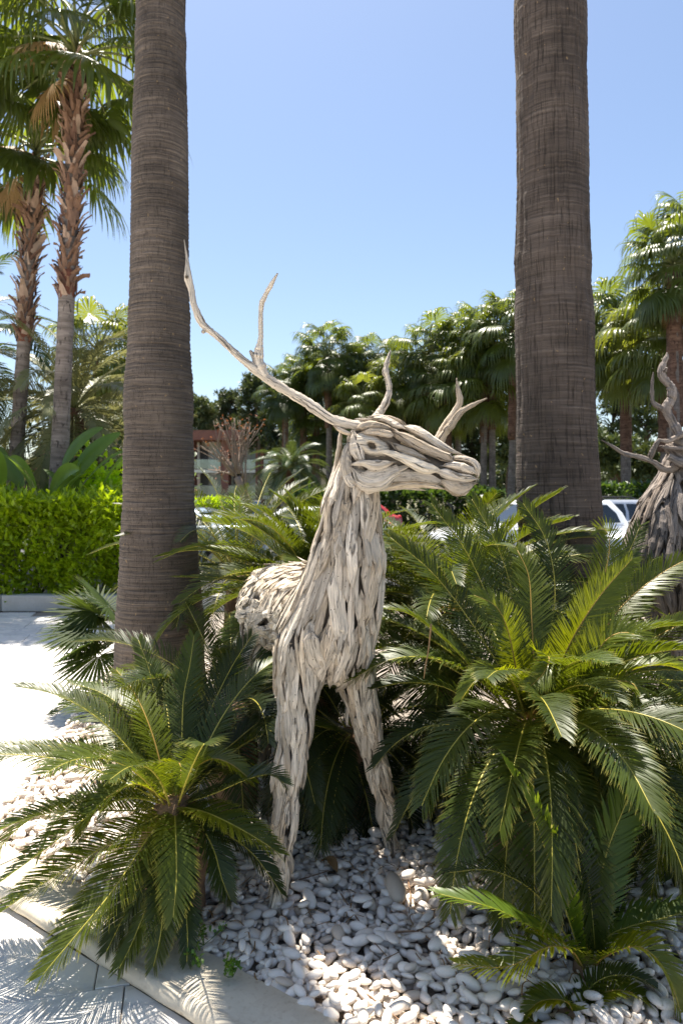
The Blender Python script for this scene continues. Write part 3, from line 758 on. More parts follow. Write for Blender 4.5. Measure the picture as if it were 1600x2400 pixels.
class Cones:
    def __init__(s, segs):          # (a, ra, b, rb, name, length, half-width)
        s.a = np.array([q[0] for q in segs]); s.ra = np.array([q[1] for q in segs]); s.b = np.array([q[2] for q in segs]); s.rb = np.array([q[3] for q in segs])
        s.name = [q[4] for q in segs]; s.L = np.array([q[5] for q in segs]); s.w = np.array([q[6] for q in segs]); s.d = nrm(s.b - s.a); s.k = .022
    def dist(s, p):
        ba = s.b - s.a; t = np.clip(((p[:, None] - s.a) * ba).sum(-1) / (ba * ba).sum(-1), 0, 1)
        return np.linalg.norm(p[:, None] - (s.a + t[..., None] * ba), axis=-1) - (s.ra + t * (s.rb - s.ra))
    def f(s, p): return -s.k * np.log(np.exp(-np.clip(s.dist(p), -.3, .6) / s.k).sum(1))
    def grad(s, p):
        e = .003; g = np.stack([s.f(p + d) - s.f(p - d) for d in np.eye(3) * e], 1); return nrm(g)
    def project(s, p, it=5):
        for _ in range(it): p = p - s.f(p)[:, None] * s.grad(p) * .9
        return p
    def flow(s, p, n):
        w = np.exp(-np.clip(s.dist(p), -.3, .6) / .035); d = (w[..., None] * s.d).sum(1); d = d / w.sum(1, keepdims=True) + np.array([0, 0, -.22])
        d = d - (d * n).sum(1, keepdims=True) * n; return nrm(d)

def clad(root, cones, parents, seed, mats, per=520, dens=1.0, rotnoise=.22, eye=np.array([0, 0, 1.6]), behind=True, name='driftwood_piece', extra_rot=None):
    r = np.random.default_rng(seed); P = []; I = []
    for i in range(len(cones.a)):
        n = per; t = r.random(n); a = r.random(n) * 2 * PI; d = cones.d[i]; h = np.array([0, 0, 1.0]) if abs(d[2]) < .9 else np.array([0, 1.0, 0])
        u = nrm(np.cross(d, h)); v = np.cross(d, u); rr = cones.ra[i] + t * (cones.rb[i] - cones.ra[i])
        P.append(cones.a[i] + (cones.b[i] - cones.a[i]) * t[:, None] + (np.cos(a) * rr)[:, None] * u + (np.sin(a) * rr)[:, None] * v); I += [i] * n
    P = cones.project(np.concatenate(P)); Nn = cones.grad(P); I = np.argmin(cones.dist(P), 1)
    ok = np.abs(cones.f(P)) < .004; P, Nn, I = P[ok], Nn[ok], I[ok]; Fl = cones.flow(P, Nn)
    q = r.permutation(len(P)); P, Nn, I, Fl = P[q], Nn[q], I[q], Fl[q]
    rot = r.normal(size=len(P)) * rotnoise
    if extra_rot is not None: rot = rot + extra_rot(P, Nn, I, r)
    Fl = nrm(Fl * np.cos(rot)[:, None] + np.cross(Nn, Fl) * np.sin(rot)[:, None])
    sc = 1 + r.normal(size=len(P)) * .22; sc = np.clip(sc, .6, 1.6); Ls = cones.L[I] * sc; ws = cones.w[I] * np.exp(r.normal(size=len(P)) * .30).clip(.55, 1.7)
    acc = []
    for j in range(len(P)):
        if acc:
            A = np.array(acc); d = P[j] - P[A]; same = (Nn[A] * Nn[j]).sum(1) > -.2
            x = (d * Fl[A]).sum(1) / (.36 * (Ls[A] + Ls[j])); y = np.linalg.norm(d - (d * Fl[A]).sum(1, keepdims=True) * Fl[A], axis=1) / (.80 * (ws[A] + ws[j]))
            if np.any(same & (x * x + y * y < 1.0 / dens)): continue
        acc.append(j)
    A = np.array(acc); n = 9; paths = np.zeros((len(A), n, 3)); norms = np.zeros((len(A), n, 3)); mid = n // 2
    paths[:, mid] = P[A]; norms[:, mid] = Nn[A]
    for sgn in (1, -1):
        p, f = P[A].copy(), Fl[A] * sgn
        for k in range(1, mid + 1):
            p = p + f * (Ls[A] / (n - 1))[:, None]; g = cones.grad(p); p = p - .55 * cones.f(p)[:, None] * g
            f = nrm(f - .6 * (f * g).sum(1, keepdims=True) * g); paths[:, mid + sgn * k] = p; norms[:, mid + sgn * k] = g
    lin = paths[:, :1] + (paths[:, -1:] - paths[:, :1]) * np.linspace(0, 1, n)[None, :, None]; paths = paths * .5 + (lin + (paths[:, mid:mid + 1] - lin[:, mid:mid + 1]) * .6) * .5
    stuff = {}
    tt = np.linspace(-1, 1, n)[None, :, None]; cnt = 0
    tilt = r.normal(size=len(A)) * .004 + .006
    off = r.normal(size=len(A)) * .004 + .006
    paths = paths + norms * (off[:, None, None] + tilt[:, None, None] * tt)
    for j in range(len(A)):
        nm = cones.name[I[A[j]]]; par = parents[nm]; w = ws[A[j]]
        mb = stick(paths[j], w, w * (.36 + .22 * r.random()), Nn[A[j]], r, 8, (.03 + .45 * r.random() ** 1.6, .03 + .45 * r.random() ** 1.6), .15)
        mt = M[mats[nm] if isinstance(mats, dict) else mats]
        vis = np.dot(Nn[A[j]], nrm(eye - P[A[j]]))
        if (vis < .0 or 'hind' in nm) and behind: stuff.setdefault((nm, mt.name), MB()).add(np.concatenate(mb.v), mb.f, np.concatenate(mb.uv)); continue
        mb.build(name, mt, par, smooth=False, origin=P[A[j]]); cnt += 1
    for (nm, mt), mb in stuff.items(): tag(mb.build('driftwood_cladding', bpy.data.materials[mt], parents[nm]), kind='stuff')
    return cnt

def chain(pts, nm, L, w):
    q = [(W(*p[:3]), p[3]) for p in pts]; return [(q[i][0], q[i][1], q[i + 1][0], q[i + 1][1], nm, L, w) for i in range(len(q) - 1)]

def cores(root, cones, shrink=.012):
    out = {}
    for nm in dict.fromkeys(cones.name):
        mb = MB()
        for i in [k for k, q in enumerate(cones.name) if q == nm]:
            t = np.linspace(0, 1, 5); Pp = cones.a[i] + (cones.b[i] - cones.a[i]) * t[:, None]; rr = np.maximum(cones.ra[i] + t * (cones.rb[i] - cones.ra[i]) - shrink, .006)
            d = cones.d[i]; e0 = Pp[0] - d * rr[0] * np.array([[.95], [.7]]); e1 = Pp[-1] + d * rr[-1] * np.array([[.7], [.95]])
            Pp = np.vstack([e0, Pp, e1]); rr = np.concatenate([[rr[0] * .3, rr[0] * .72], rr, [rr[-1] * .72, rr[-1] * .3]])
            V, F, U = tube(Pp, rr, None, 14, (.3, .8, .1) if abs(d[2]) > .6 else (0, 0, 1)); mb.add(V, F, U)
        out[nm] = mb.build(nm.rstrip('12'), M['wood_core'], root)
    return out

deer = thing('deer_sculpture', 'pale driftwood deer with long antlers standing on white pebbles', 'sculpture', (*W(700, 1150, 2.8)[:2], 0))
segs = chain([(838, 1085, 2.75, .074), (824, 1200, 2.745, .088), (816, 1300, 2.75, .120), (798, 1400, 2.78, .148), (772, 1478, 2.8, .168)], 'neck', .205, .0195) \
     + chain([(772, 1478, 2.8, .168), (790, 1528, 2.82, .110)], 'chest', .15, .019) \
     + chain([(765, 1450, 2.92, .165), (700, 1428, 3.3, .195), (652, 1418, 3.62, .205)], 'torso', .092, .0215) \
     + chain([(700, 1525, 2.75, .095), (698, 1610, 2.72, .062), (692, 1700, 2.69, .045), (678, 1810, 2.66, .032), (666, 1930, 2.63, .025), (657, 2050, 2.61, .013), (648, 2145, 2.6, .017)], 'foreleg1', .175, .0138) \
     + chain([(822, 1535, 2.86, .075), (838, 1610, 2.88, .050), (851, 1670, 2.89, .040), (864, 1730, 2.91, .032), (886, 1814, 2.94, .027), (905, 1905, 2.97, .017), (926, 2010, 3.0, .012)], 'foreleg2', .175, .0132) \
     + chain([(628, 1480, 3.68, .14), (606, 1570, 3.76, .07), (612, 1720, 3.80, .045), (600, 1840, 3.84, .03)], 'hind_leg1', .16, .018) \
     + chain([(700, 1480, 3.80, .14), (716, 1570, 3.95, .07), (718, 1700, 4.0, .045), (712, 1800, 4.02, .03)], 'hind_leg2', .16, .018)
dc = Cones(segs); par = cores(deer, dc)
def deer_rot(P, N, I, r):
    t = np.array([dc.name[i] == 'torso' for i in I]); c = np.array([dc.name[i] == 'chest' for i in I])
    return np.where(t, (N[:, 2] > .25) * 1.1 + r.normal(size=len(P)) * .25, 0) + np.where(c, r.normal(size=len(P)) * .3, 0)
mats = {k: 'wood' for k in par}; mats['foreleg1'] = mats['foreleg2'] = mats['chest'] = 'wood_pale'; mats['torso'] = 'wood_pale'
n_deer = clad(deer, dc, par, 5, mats, extra_rot=deer_rot, dens=1.62, rotnoise=.14)

# head: each piece laid by hand along the profile; crop coordinates of the head, dy = distance from the head's middle plane
def H(cx, cy, dy=0.0): return W(780 + cx / 4.238, 960 + cy / 4.238, 2.72 + dy)
HK = 1 / 4.238 / 1600 * 2.72
hseg = [(H(330, 470), .082, H(640, 520), .072), (H(640, 520), .072, H(1000, 600), .050), (H(1000, 600), .050, H(1290, 640), .036), (H(300, 330), .075, H(520, 330), .068)]
hc = Cones([(a, ra, b, rb, 'head', .1, .02) for a, ra, b, rb in hseg]); head = cores(deer, hc, .006)['head']
r = np.random.default_rng(77)
def hp(pts, dy, th=None, blunt=(.18, .18), mat='wood', mirror=True, sides=9, rough=.10, up=None):
    for sgn in ((1, -1) if mirror else (1,)):
        q = np.array([[*H(p[0], p[1], sgn * (dy if np.isscalar(dy) else dy[i])), p[2] * HK] for i, p in enumerate(pts)]); q = resample(q, 14)
        w = q[:, 3]; t = np.minimum(w * .75, .024) if th is None else np.full(14, th)
        mb = stick(q[:, :3], w, t, (0, -sgn, 0.12) if up is None else up, r, sides, blunt, rough); o = mb.build('driftwood_piece', M[mat], head, smooth=False, origin=q[7, :3])
hp([(215, 610, 75), (300, 690, 115), (430, 690, 112), (580, 625, 85), (725, 572, 35)], (-.078, -.086, -.086, -.08, -.072), .020, (.25, .12))
hp([(250, 788, 28), (350, 808, 34), (445, 775, 30)], (-.05, -.06, -.055))
hp([(500, 690, 50), (700, 665, 62), (900, 672, 58), (1085, 735, 42)], (-.070, -.068, -.060, -.05), .018)
hp([(465, 788, 24), (700, 742, 30), (950, 752, 28), (1125, 795, 14)], (-.048, -.05, -.045, -.038), .02)
hp([(470, 808, 12), (700, 778, 17), (910, 800, 12)], (-.025, -.028, -.025), .03)
hp([(1055, 690, 28), (1160, 755, 58), (1270, 785, 68), (1405, 735, 32)], (-.042, -.046, -.044, -.026), .026, (.25, .3))
hp([(1020, 610, 26), (1120, 640, 45), (1250, 680, 46), (1415, 690, 24)], (-.055, -.056, -.052, -.03), .018)
hp([(1095, 556, 16), (1200, 556, 34), (1300, 580, 44), (1408, 632, 26)], (-.052, -.054, -.05, -.032), .018)
hp([(1170, 480, 20), (1300, 487, 26), (1388, 525, 34), (1428, 600, 34), (1425, 690, 18)], (-.03, -.034, -.03, -.02, -.016), .026, (.1, .2))
hp([(590, 235, 38), (750, 302, 54), (900, 382, 54), (1165, 492, 46)], (-.066, -.064, -.058, -.045), .024, (.12, .05))
hp([(690, 160, 30), (850, 225, 42), (1000, 318, 40), (1150, 402, 34), (1305, 455, 10)], (-.022, -.026, -.024, -.022, -.016), .028, (.15, .4))
hp([(370, 76, 22), (500, 92, 34), (610, 150, 34), (705, 186, 22)], (-.03, -.036, -.04, -.04), .024)
hp([(520, 62, 12), (640, 108, 16), (725, 152, 12)], (-.012, -.014, -.014), .02)
hp([(235, 190, 32), (350, 160, 42), (450, 165, 36), (575, 198, 18)], (-.056, -.066, -.066, -.056), .022)
hp([(275, 236, 20), (400, 218, 36), (530, 240, 40), (605, 262, 28)], (-.068, -.076, -.074, -.066), .02)
hp([(225, 96, 10), (300, 100, 16), (385, 104, 16)], (-.02, -.02, -.02), .02, (.05, .05))
hp([(430, 430, 16), (520, 420, 32), (700, 482, 46), (900, 572, 62), (1070, 606, 24)], (-.094, -.098, -.090, -.078, -.062), .022, (.2, .12), mat='wood_pale')
hp([(565, 326, 18), (680, 400, 48), (800, 442, 42), (950, 505, 12)], (-.078, -.080, -.074, -.064), .016)
hp([(180, 545, 20), (300, 530, 32), (430, 552, 58), (605, 524, 14)], (-.088, -.098, -.102, -.086), .018)
hp([(200, 230, 26), (235, 390, 64), (275, 500, 44)], (-.06, -.078, -.082), .02, (.2, .06))
hp([(165, 320, 34), (128, 500, 50), (150, 690, 44)], (-.045, -.055, -.06), .03)
hp([(75, 215, 20), (58, 400, 24), (20, 600, 16)], (-.02, -.024, -.03), .022)
hp([(150, 640, 40), (170, 700, 44), (240, 770, 30)], (-.05, -.065, -.06), .03)
hp([(20, 170, 16), (100, 215, 24), (190, 250, 16)], (-.045, -.05, -.05), .014)
hp([(560, 560, 20), (700, 610, 30), (860, 640, 20)], (-.06, -.06, -.055), .016)
# eye: an oval knot of wood with a deep hollow
for sgn in (1, -1):
    nr_, nc_ = 12, 26; rows = []
    prof_e = [(0, .052), (.10, .050), (.17, .036), (.21, .012), (.245, -.004), (.30, -.010), (.42, -.012), (.58, -.010), (.74, -.004), (.88, .006), (.97, .018), (1.0, .030)]
    th = np.linspace(0, 2 * PI, nc_, endpoint=False); wob = 1 + .04 * np.random.default_rng(8).normal(size=nc_)
    for rad, dep in prof_e:
        cxc, cyc = 395 - 15 * min(1, rad / .5), 360 - 5 * rad
        ex_ = 190 * rad if rad > .3 else 190 * rad; ey_ = 108 * rad if rad > .3 else 150 * rad
        x = cxc + ex_ * np.cos(th) * wob; y = cyc + ey_ * np.sin(th) * wob + .30 * (x - cxc)
        rows.append([H(a, b, sgn * (-.088 + dep)) for a, b in zip(x, y)])
    V = np.array(rows).reshape(-1, 3); U = V[:, [0, 2]] * np.array([1, 1])
    MB().add(V, [grid_faces(nr_, nc_)], U).build('eye', M['wood_pale'], head, origin=V.mean(0))

def branch(pts, parent, mat='wood', name='antler', sides=10, n=None, seed=0, rough=.03):
    rr = np.random.default_rng(seed); q = np.array([[*W(p[0], p[1], p[2]), p[3]] for p in pts]); n = n or 10 * len(pts); q = resample(q, n)
    P = q[:, :3] + rr.normal(size=(n, 3)) * q[:, 3:] * .05; w = 1.12 * q[:, 3] * (1 + .10 * (vnoise(np.linspace(0, n / 5, n), seed) - .5) * 3)
    V, F, U = tube(P, w, w * .85, sides, (0, -1, .1), rough, rr); return MB().add(V, F, U).build(name, M[mat], parent, origin=P[0])
a1 = branch([(870, 1003, 2.70, .014), (838, 998, 2.69, .019), (778, 983, 2.68, .018), (718, 943, 2.67, .0185), (659, 908, 2.66, .017), (614, 878, 2.65, .0165), (569, 843, 2.64, .0135), (510, 789, 2.63, .012), (475, 759, 2.63, .0135), (455, 714, 2.63, .012), (449, 679, 2.64, .010), (441, 650, 2.64, .0125), (439, 612, 2.65, .006), (432, 562, 2.66, .0015)], deer, seed=1)
branch([(624, 886, 2.65, .016), (607, 848, 2.65, .019), (608, 815, 2.65, .014), (611, 790, 2.65, .010), (611, 749, 2.65, .0085), (613, 714, 2.645, .0095), (622, 692, 2.64, .0085), (635, 668, 2.63, .0075), (651, 640, 2.62, .003)], a1, name='tine', seed=2)
branch([(607, 862, 2.65, .010), (596, 838, 2.65, .011), (586, 822, 2.65, .005)], a1, name='tine', seed=3)
branch([(484, 770, 2.63, .008), (476, 778, 2.62, .007)], a1, name='knot', seed=4)
branch([(441, 652, 2.64, .008), (437, 648, 2.62, .006)], a1, name='knot', seed=5)
branch([(880, 980, 2.77, .018), (893, 962, 2.78, .016), (903, 945, 2.78, .013), (912, 915, 2.79, .011), (908, 888, 2.79, .012), (903, 870, 2.79, .0115), (907, 848, 2.80, .009), (915, 820, 2.80, .002)], deer, seed=6)
a2 = branch([(905, 1005, 2.80, .02), (960, 1045, 2.95, .02), (1015, 1050, 3.08, .020), (1030, 1022, 3.12, .0195), (1047, 993, 3.12, .0175), (1066, 965, 3.12, .0145), (1077, 942, 3.12, .0125), (1073, 915, 3.12, .009), (1069, 886, 3.12, .002)], deer, seed=7)
branch([(1028, 1040, 3.08, .015), (1040, 1018, 3.07, .015), (1062, 988, 3.06, .015), (1080, 965, 3.05, .0135), (1105, 950, 3.04, .010), (1141, 933, 3.03, .0025)], a2, name='tine', seed=8)
branch([(612, 1450, 3.66, .02), (598, 1530, 3.7, .024), (590, 1575, 3.72, .02), (594, 1610, 3.72, .008)], deer, name='tail', seed=9)

# second deer at the right edge of the bed
deer2 = thing('deer_sculpture', 'dark grey driftwood deer cut off by the right edge behind the cycads', 'sculpture', (*W(1640, 1150, 4.5)[:2], 0))
segs2 = chain([(1606, 1085, 4.5, .12), (1610, 1150, 4.5, .17), (1612, 1220, 4.5, .30), (1622, 1300, 4.55, .41), (1640, 1400, 4.6, .42)], 'neck', .24, .021) \
      + chain([(1660, 1380, 4.7, .36), (1800, 1390, 5.1, .34), (1900, 1390, 5.4, .33)], 'torso', .22, .024) \
      + chain([(1590, 1480, 4.5, .16), (1590, 1640, 4.48, .08), (1585, 1740, 4.46, .05)], 'foreleg1', .2, .02) \
      + chain([(1720, 1480, 4.6, .16), (1730, 1640, 4.62, .08), (1730, 1720, 4.62, .05)], 'foreleg2', .2, .02) \
      + chain([(1900, 1430, 5.4, .2), (1910, 1560, 5.45, .09), (1900, 1640, 5.45, .05)], 'hind_leg1', .2, .02)
d2 = Cones(segs2); par2 = cores(deer2, d2)
clad(deer2, d2, par2, 15, 'wood_grey', per=420, dens=1.6, rotnoise=.15)
hd2 = MB()
for p in ([(1560, 1042, 4.42, .03), (1600, 1068, 4.4, .085), (1640, 1080, 4.4, .09), (1720, 1090, 4.38, .06)], [(1590, 1095, 4.42, .05), (1640, 1110, 4.4, .06), (1700, 1120, 4.36, .04)]):
    q = resample(np.array([[*W(*c[:3]), c[3]] for c in p]), 14); V, F, U = tube(q[:, :3], q[:, 3], q[:, 3] * .8, 12, (0, -1, .1), .08, r); hd2.add(V, F, U)
head2 = hd2.build('head', M['wood_grey'], deer2)
for k, p in enumerate(([(1545, 1046, 4.32, .006), (1570, 1050, 4.32, .012), (1620, 1052, 4.31, .012)], [(1566, 1070, 4.33, .02), (1600, 1085, 4.31, .03), (1650, 1090, 4.3, .03)], [(1580, 1030, 4.34, .02), (1610, 1040, 4.32, .03), (1660, 1060, 4.3, .03)])):
    branch(p, head2, 'wood_grey', 'driftwood_piece', seed=30 + k)
b1 = branch([(1592, 1022, 4.42, .03), (1572, 985, 4.42, .026), (1560, 958, 4.42, .027), (1573, 930, 4.42, .026), (1570, 905, 4.42, .023), (1550, 882, 4.42, .022), (1550, 862, 4.42, .02), (1560, 838, 4.42, .014), (1562, 826, 4.42, .004)], deer2, 'wood_grey', seed=10)
branch([(1549, 957, 4.42, .018), (1530, 944, 4.42, .014), (1527, 925, 4.42, .011), (1527, 900, 4.42, .010), (1530, 872, 4.42, .003)], b1, 'wood_grey', 'tine', seed=11)
branch([(1556, 870, 4.4, .012), (1561, 862, 4.38, .008)], b1, 'wood_grey', 'knot', seed=12)
b2 = branch([(1600, 1072, 4.4, .03), (1578, 1096, 4.38, .025), (1555, 1100, 4.36, .02), (1530, 1083, 4.34, .015), (1500, 1072, 4.32, .014), (1460, 1062, 4.3, .013), (1436, 1047, 4.28, .009), (1408, 1031, 4.26, .003)], deer2, 'wood_grey', seed=13)
branch([(1520, 1079, 4.34, .015), (1527, 1060, 4.32, .016), (1538, 1038, 4.30, .013), (1544, 1030, 4.3, .009)], b2, 'wood_grey', 'tine', seed=14)
b3 = branch([(1540, 1030, 4.30, .006), (1562, 1034, 4.3, .013), (1585, 1024, 4.3, .016), (1612, 1014, 4.3, .017), (1680, 985, 4.3, .01), (1720, 930, 4.3, .003)], deer2, 'wood_grey', seed=15)
print('deer pieces', n_deer)

# ------------------------------------------------------------------ cycads
Y_ = ('cycas_y', 'rachis_o'); G_ = ('cycas', 'rachis')
lc = [410, 1890, 2.62]
cycad('broad cycad at the lower left beside the pavement, its fronds hanging over the coping', (W(410, 1890, 2.62)[0], 2.62), .42, .74, 34, 41, els=(74, 0), leaf=.135, n_leaf=110, az_skip=(-PI / 2, .9, 30), clear=(-.1, .75, 80), young=.06, explicit=[
    dict(p=[lc, (350, 1960, 2.45), (270, 2080, 2.30), (180, 2190, 2.18), (100, 2285, 2.10)], leaf=.155, n=112, m=('cycas_f', 'rachis')),
    dict(p=[lc, (412, 1950, 2.44), (414, 2040, 2.34), (411, 2100, 2.29), (406, 2150, 2.26)], leaf=.115, m=('cycas_f', 'rachis')),
    dict(p=[lc, (330, 1935, 2.48), (200, 2010, 2.36), (80, 2085, 2.28), (-15, 2150, 2.24)], leaf=.15, n=112, m=('cycas_f', 'rachis')),
    dict(p=[lc, (300, 1870, 2.52), (220, 1905, 2.46), (100, 1995, 2.38), (-10, 2075, 2.35)], leaf=.14),
    dict(p=[lc, (330, 1840, 2.54), (280, 1852, 2.5), (230, 1890, 2.46), (190, 1960, 2.42)], leaf=.13, m=Y_),
    dict(p=[lc, (300, 1900, 2.55), (160, 1900, 2.50), (60, 1920, 2.46), (-30, 1960, 2.44)], leaf=.13),
    dict(p=[lc, (330, 1800, 2.72), (240, 1765, 2.78), (120, 1762, 2.82), (0, 1768, 2.86)], leaf=.12, vee=45),
    dict(p=[lc, (370, 1790, 2.74), (310, 1680, 2.86), (240, 1625, 2.94), (160, 1600, 3.0)], leaf=.135),
    dict(p=[lc, (400, 1780, 2.78), (370, 1660, 2.92), (350, 1570, 3.0), (325, 1500, 3.05)], leaf=.12, vee=20, up=(0, -1, .3)),
    dict(p=[lc, (425, 1770, 2.76), (430, 1640, 2.86), (445, 1560, 2.92), (455, 1490, 2.96)], leaf=.12, vee=22, up=(0, -1, .3)),
    dict(p=[lc, (455, 1760, 2.78), (500, 1650, 2.9), (545, 1560, 2.98), (590, 1490, 3.03)], leaf=.13, m=('cycas_shade', 'rachis'), up=(0, -1, .6)),
    dict(p=[lc, (480, 1800, 2.72), (560, 1730, 2.78), (610, 1690, 2.82), (660, 1665, 2.86)], leaf=.13, m=('cycas_shade', 'rachis')),
    dict(p=[lc, (500, 1860, 2.55), (570, 1830, 2.5), (630, 1815, 2.48), (665, 1835, 2.46)], leaf=.12, m=('cycas_shade', 'rachis')),
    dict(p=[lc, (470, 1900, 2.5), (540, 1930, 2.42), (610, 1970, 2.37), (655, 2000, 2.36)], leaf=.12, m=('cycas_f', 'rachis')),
    dict(p=[lc, (460, 1920, 2.5), (500, 1990, 2.42), (520, 2060, 2.36), (540, 2110, 2.34)], leaf=.10, m=('cycas_shade', 'rachis')),
    dict(p=[lc, (490, 1930, 2.52), (580, 1990, 2.47), (630, 2050, 2.44), (660, 2095, 2.43)], leaf=.10, m=('cycas_shade', 'rachis')),
    dict(p=[lc, (380, 1990, 2.46), (310, 2110, 2.34), (275, 2180, 2.28), (250, 2230, 2.24)], leaf=.11, m=('cycas_shade', 'rachis')),
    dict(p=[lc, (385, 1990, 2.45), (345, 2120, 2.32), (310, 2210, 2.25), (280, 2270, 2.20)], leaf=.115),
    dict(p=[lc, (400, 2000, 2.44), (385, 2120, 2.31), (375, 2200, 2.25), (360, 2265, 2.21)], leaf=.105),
    dict(p=[lc, (420, 2010, 2.45), (435, 2130, 2.34), (440, 2200, 2.28), (438, 2255, 2.24)], leaf=.085, m=('cycas_shade', 'rachis')),
    dict(p=[lc, (405, 1830, 2.66), (418, 1790, 2.6), (424, 1800, 2.54), (424, 1830, 2.5)], leaf=.10, m=Y_),
    dict(p=[lc, (440, 1820, 2.62), (490, 1780, 2.58), (540, 1790, 2.54), (590, 1830, 2.5)], leaf=.09, m=Y_),
])
rc = [1240, 1690, 2.95]
cycad('big glossy cycad filling the right side in front of the cracked palm trunk', (W(1240, 1690, 2.95)[0], 2.95), .62, .90, 74, 42, els=(64, -30), leaf=.155, n_leaf=126, young=.0, az_skip=(PI / 2, .5, 60), clear=(PI + .25, .62, 45), r0=.15, dead=4, explicit=[
    dict(p=[rc, (1250, 1590, 2.92), (1245, 1450, 2.98), (1238, 1350, 3.06), (1212, 1290, 3.12)], leaf=.15, m=Y_, up=(0, -1, .2), vee=18),
    dict(p=[rc, (1310, 1580, 2.92), (1370, 1450, 2.96), (1420, 1330, 3.0), (1425, 1250, 3.04), (1400, 1240, 3.02)], leaf=.155, m=Y_, up=(0, -1, .3), vee=15, n=110),
    dict(p=[rc, (1300, 1580, 2.9), (1350, 1480, 2.86), (1410, 1390, 2.84), (1480, 1310, 2.84)], leaf=.13, m=Y_, up=(0, -1, .4), vee=20),
    dict(p=[rc, (1345, 1610, 2.82), (1420, 1500, 2.76), (1480, 1485, 2.72), (1520, 1530, 2.66)], leaf=.15, m=Y_, vee=30, up=(0, -.6, .8)),
    dict(p=[rc, (1350, 1660, 2.8), (1430, 1600, 2.7), (1490, 1610, 2.62), (1480, 1680, 2.58)], leaf=.14, m=Y_, vee=28, up=(0, -.5, .8)),
    dict(p=[rc, (1215, 1600, 2.86), (1190, 1480, 2.84), (1160, 1420, 2.82), (1110, 1395, 2.8)], leaf=.125, m=Y_, vee=24, up=(0, -.7, .7)),
    dict(p=[rc, (1210, 1620, 2.8), (1170, 1580, 2.7), (1120, 1590, 2.62), (1080, 1640, 2.58)], leaf=.115, m=Y_, vee=40),
    dict(p=[rc, (1255, 1560, 2.74), (1285, 1540, 2.62), (1275, 1575, 2.54), (1235, 1615, 2.5)], leaf=.12, m=Y_, vee=25, up=(.2, -.8, .7)),
    dict(p=[rc, (1350, 1640, 2.95), (1450, 1540, 2.96), (1540, 1490, 2.96), (1640, 1440, 2.96)], leaf=.15, m=Y_, up=(0, -.5, .8)),
    dict(p=[rc, (1340, 1600, 3.02), (1440, 1440, 3.1), (1540, 1350, 3.14), (1650, 1290, 3.18)], leaf=.15, m=Y_, up=(0, -.7, .7)),
    dict(p=[rc, (1380, 1610, 2.85), (1480, 1570, 2.78), (1560, 1560, 2.74), (1640, 1590, 2.7)], leaf=.14, m=Y_),
    dict(p=[rc, (1270, 1560, 3.05), (1300, 1400, 3.18), (1280, 1270, 3.26), (1225, 1180, 3.3)], leaf=.15, m=('cycas', 'rachis'), up=(0, -1, .3), vee=25),
    dict(p=[rc, (1350, 1560, 3.05), (1420, 1400, 3.18), (1470, 1300, 3.25), (1500, 1230, 3.3)], leaf=.15, up=(0, -1, .4), vee=18),
    dict(p=[rc, (1370, 1590, 3.05), (1450, 1460, 3.15), (1500, 1370, 3.2), (1530, 1310, 3.24)], leaf=.15, up=(0, -1, .4), vee=18),
    dict(p=[rc, (1200, 1560, 3.04), (1150, 1420, 3.15), (1090, 1290, 3.24), (1010, 1180, 3.3)], leaf=.155, up=(0, -.8, .6), m=('cycas', 'rachis')),
    dict(p=[rc, (1180, 1580, 3.0), (1090, 1440, 3.08), (1010, 1340, 3.13), (915, 1260, 3.18)], leaf=.155, up=(0, -.7, .7), m=('cycas', 'rachis')),
    dict(p=[rc, (1220, 1540, 3.08), (1200, 1390, 3.2), (1160, 1270, 3.28), (1105, 1170, 3.33)], leaf=.15, up=(0, -1, .5)),
    dict(p=[rc, (1140, 1600, 2.92), (1040, 1500, 2.96), (960, 1440, 2.98), (890, 1425, 3.0)], leaf=.14),
    dict(p=[rc, (1130, 1660, 2.86), (1040, 1610, 2.82), (950, 1600, 2.8), (870, 1615, 2.8)], leaf=.15, m=('cycas_shade', 'rachis')),
    dict(p=[rc, (1130, 1700, 2.8), (1010, 1700, 2.72), (930, 1740, 2.68), (875, 1800, 2.66)], leaf=.14, m=('cycas_shade', 'rachis')),
    dict(p=[rc, (1130, 1740, 2.76), (1060, 1780, 2.66), (980, 1850, 2.6), (920, 1960, 2.58)], leaf=.14, m=('cycas_shade', 'rachis')),
    dict(p=[rc, (1215, 1760, 2.74), (1180, 1800, 2.62), (1140, 1880, 2.55), (1060, 1985, 2.5)], leaf=.13, m=('cycas_shade', 'rachis')),
    dict(p=[rc, (1290, 1770, 2.74), (1330, 1830, 2.6), (1350, 1900, 2.52), (1370, 1960, 2.48)], leaf=.14, m=('cycas', 'rachis')),
    dict(p=[rc, (1350, 1740, 2.74), (1420, 1810, 2.6), (1450, 1900, 2.5), (1420, 2040, 2.42)], leaf=.13, m=('cycas', 'rachis')),
])
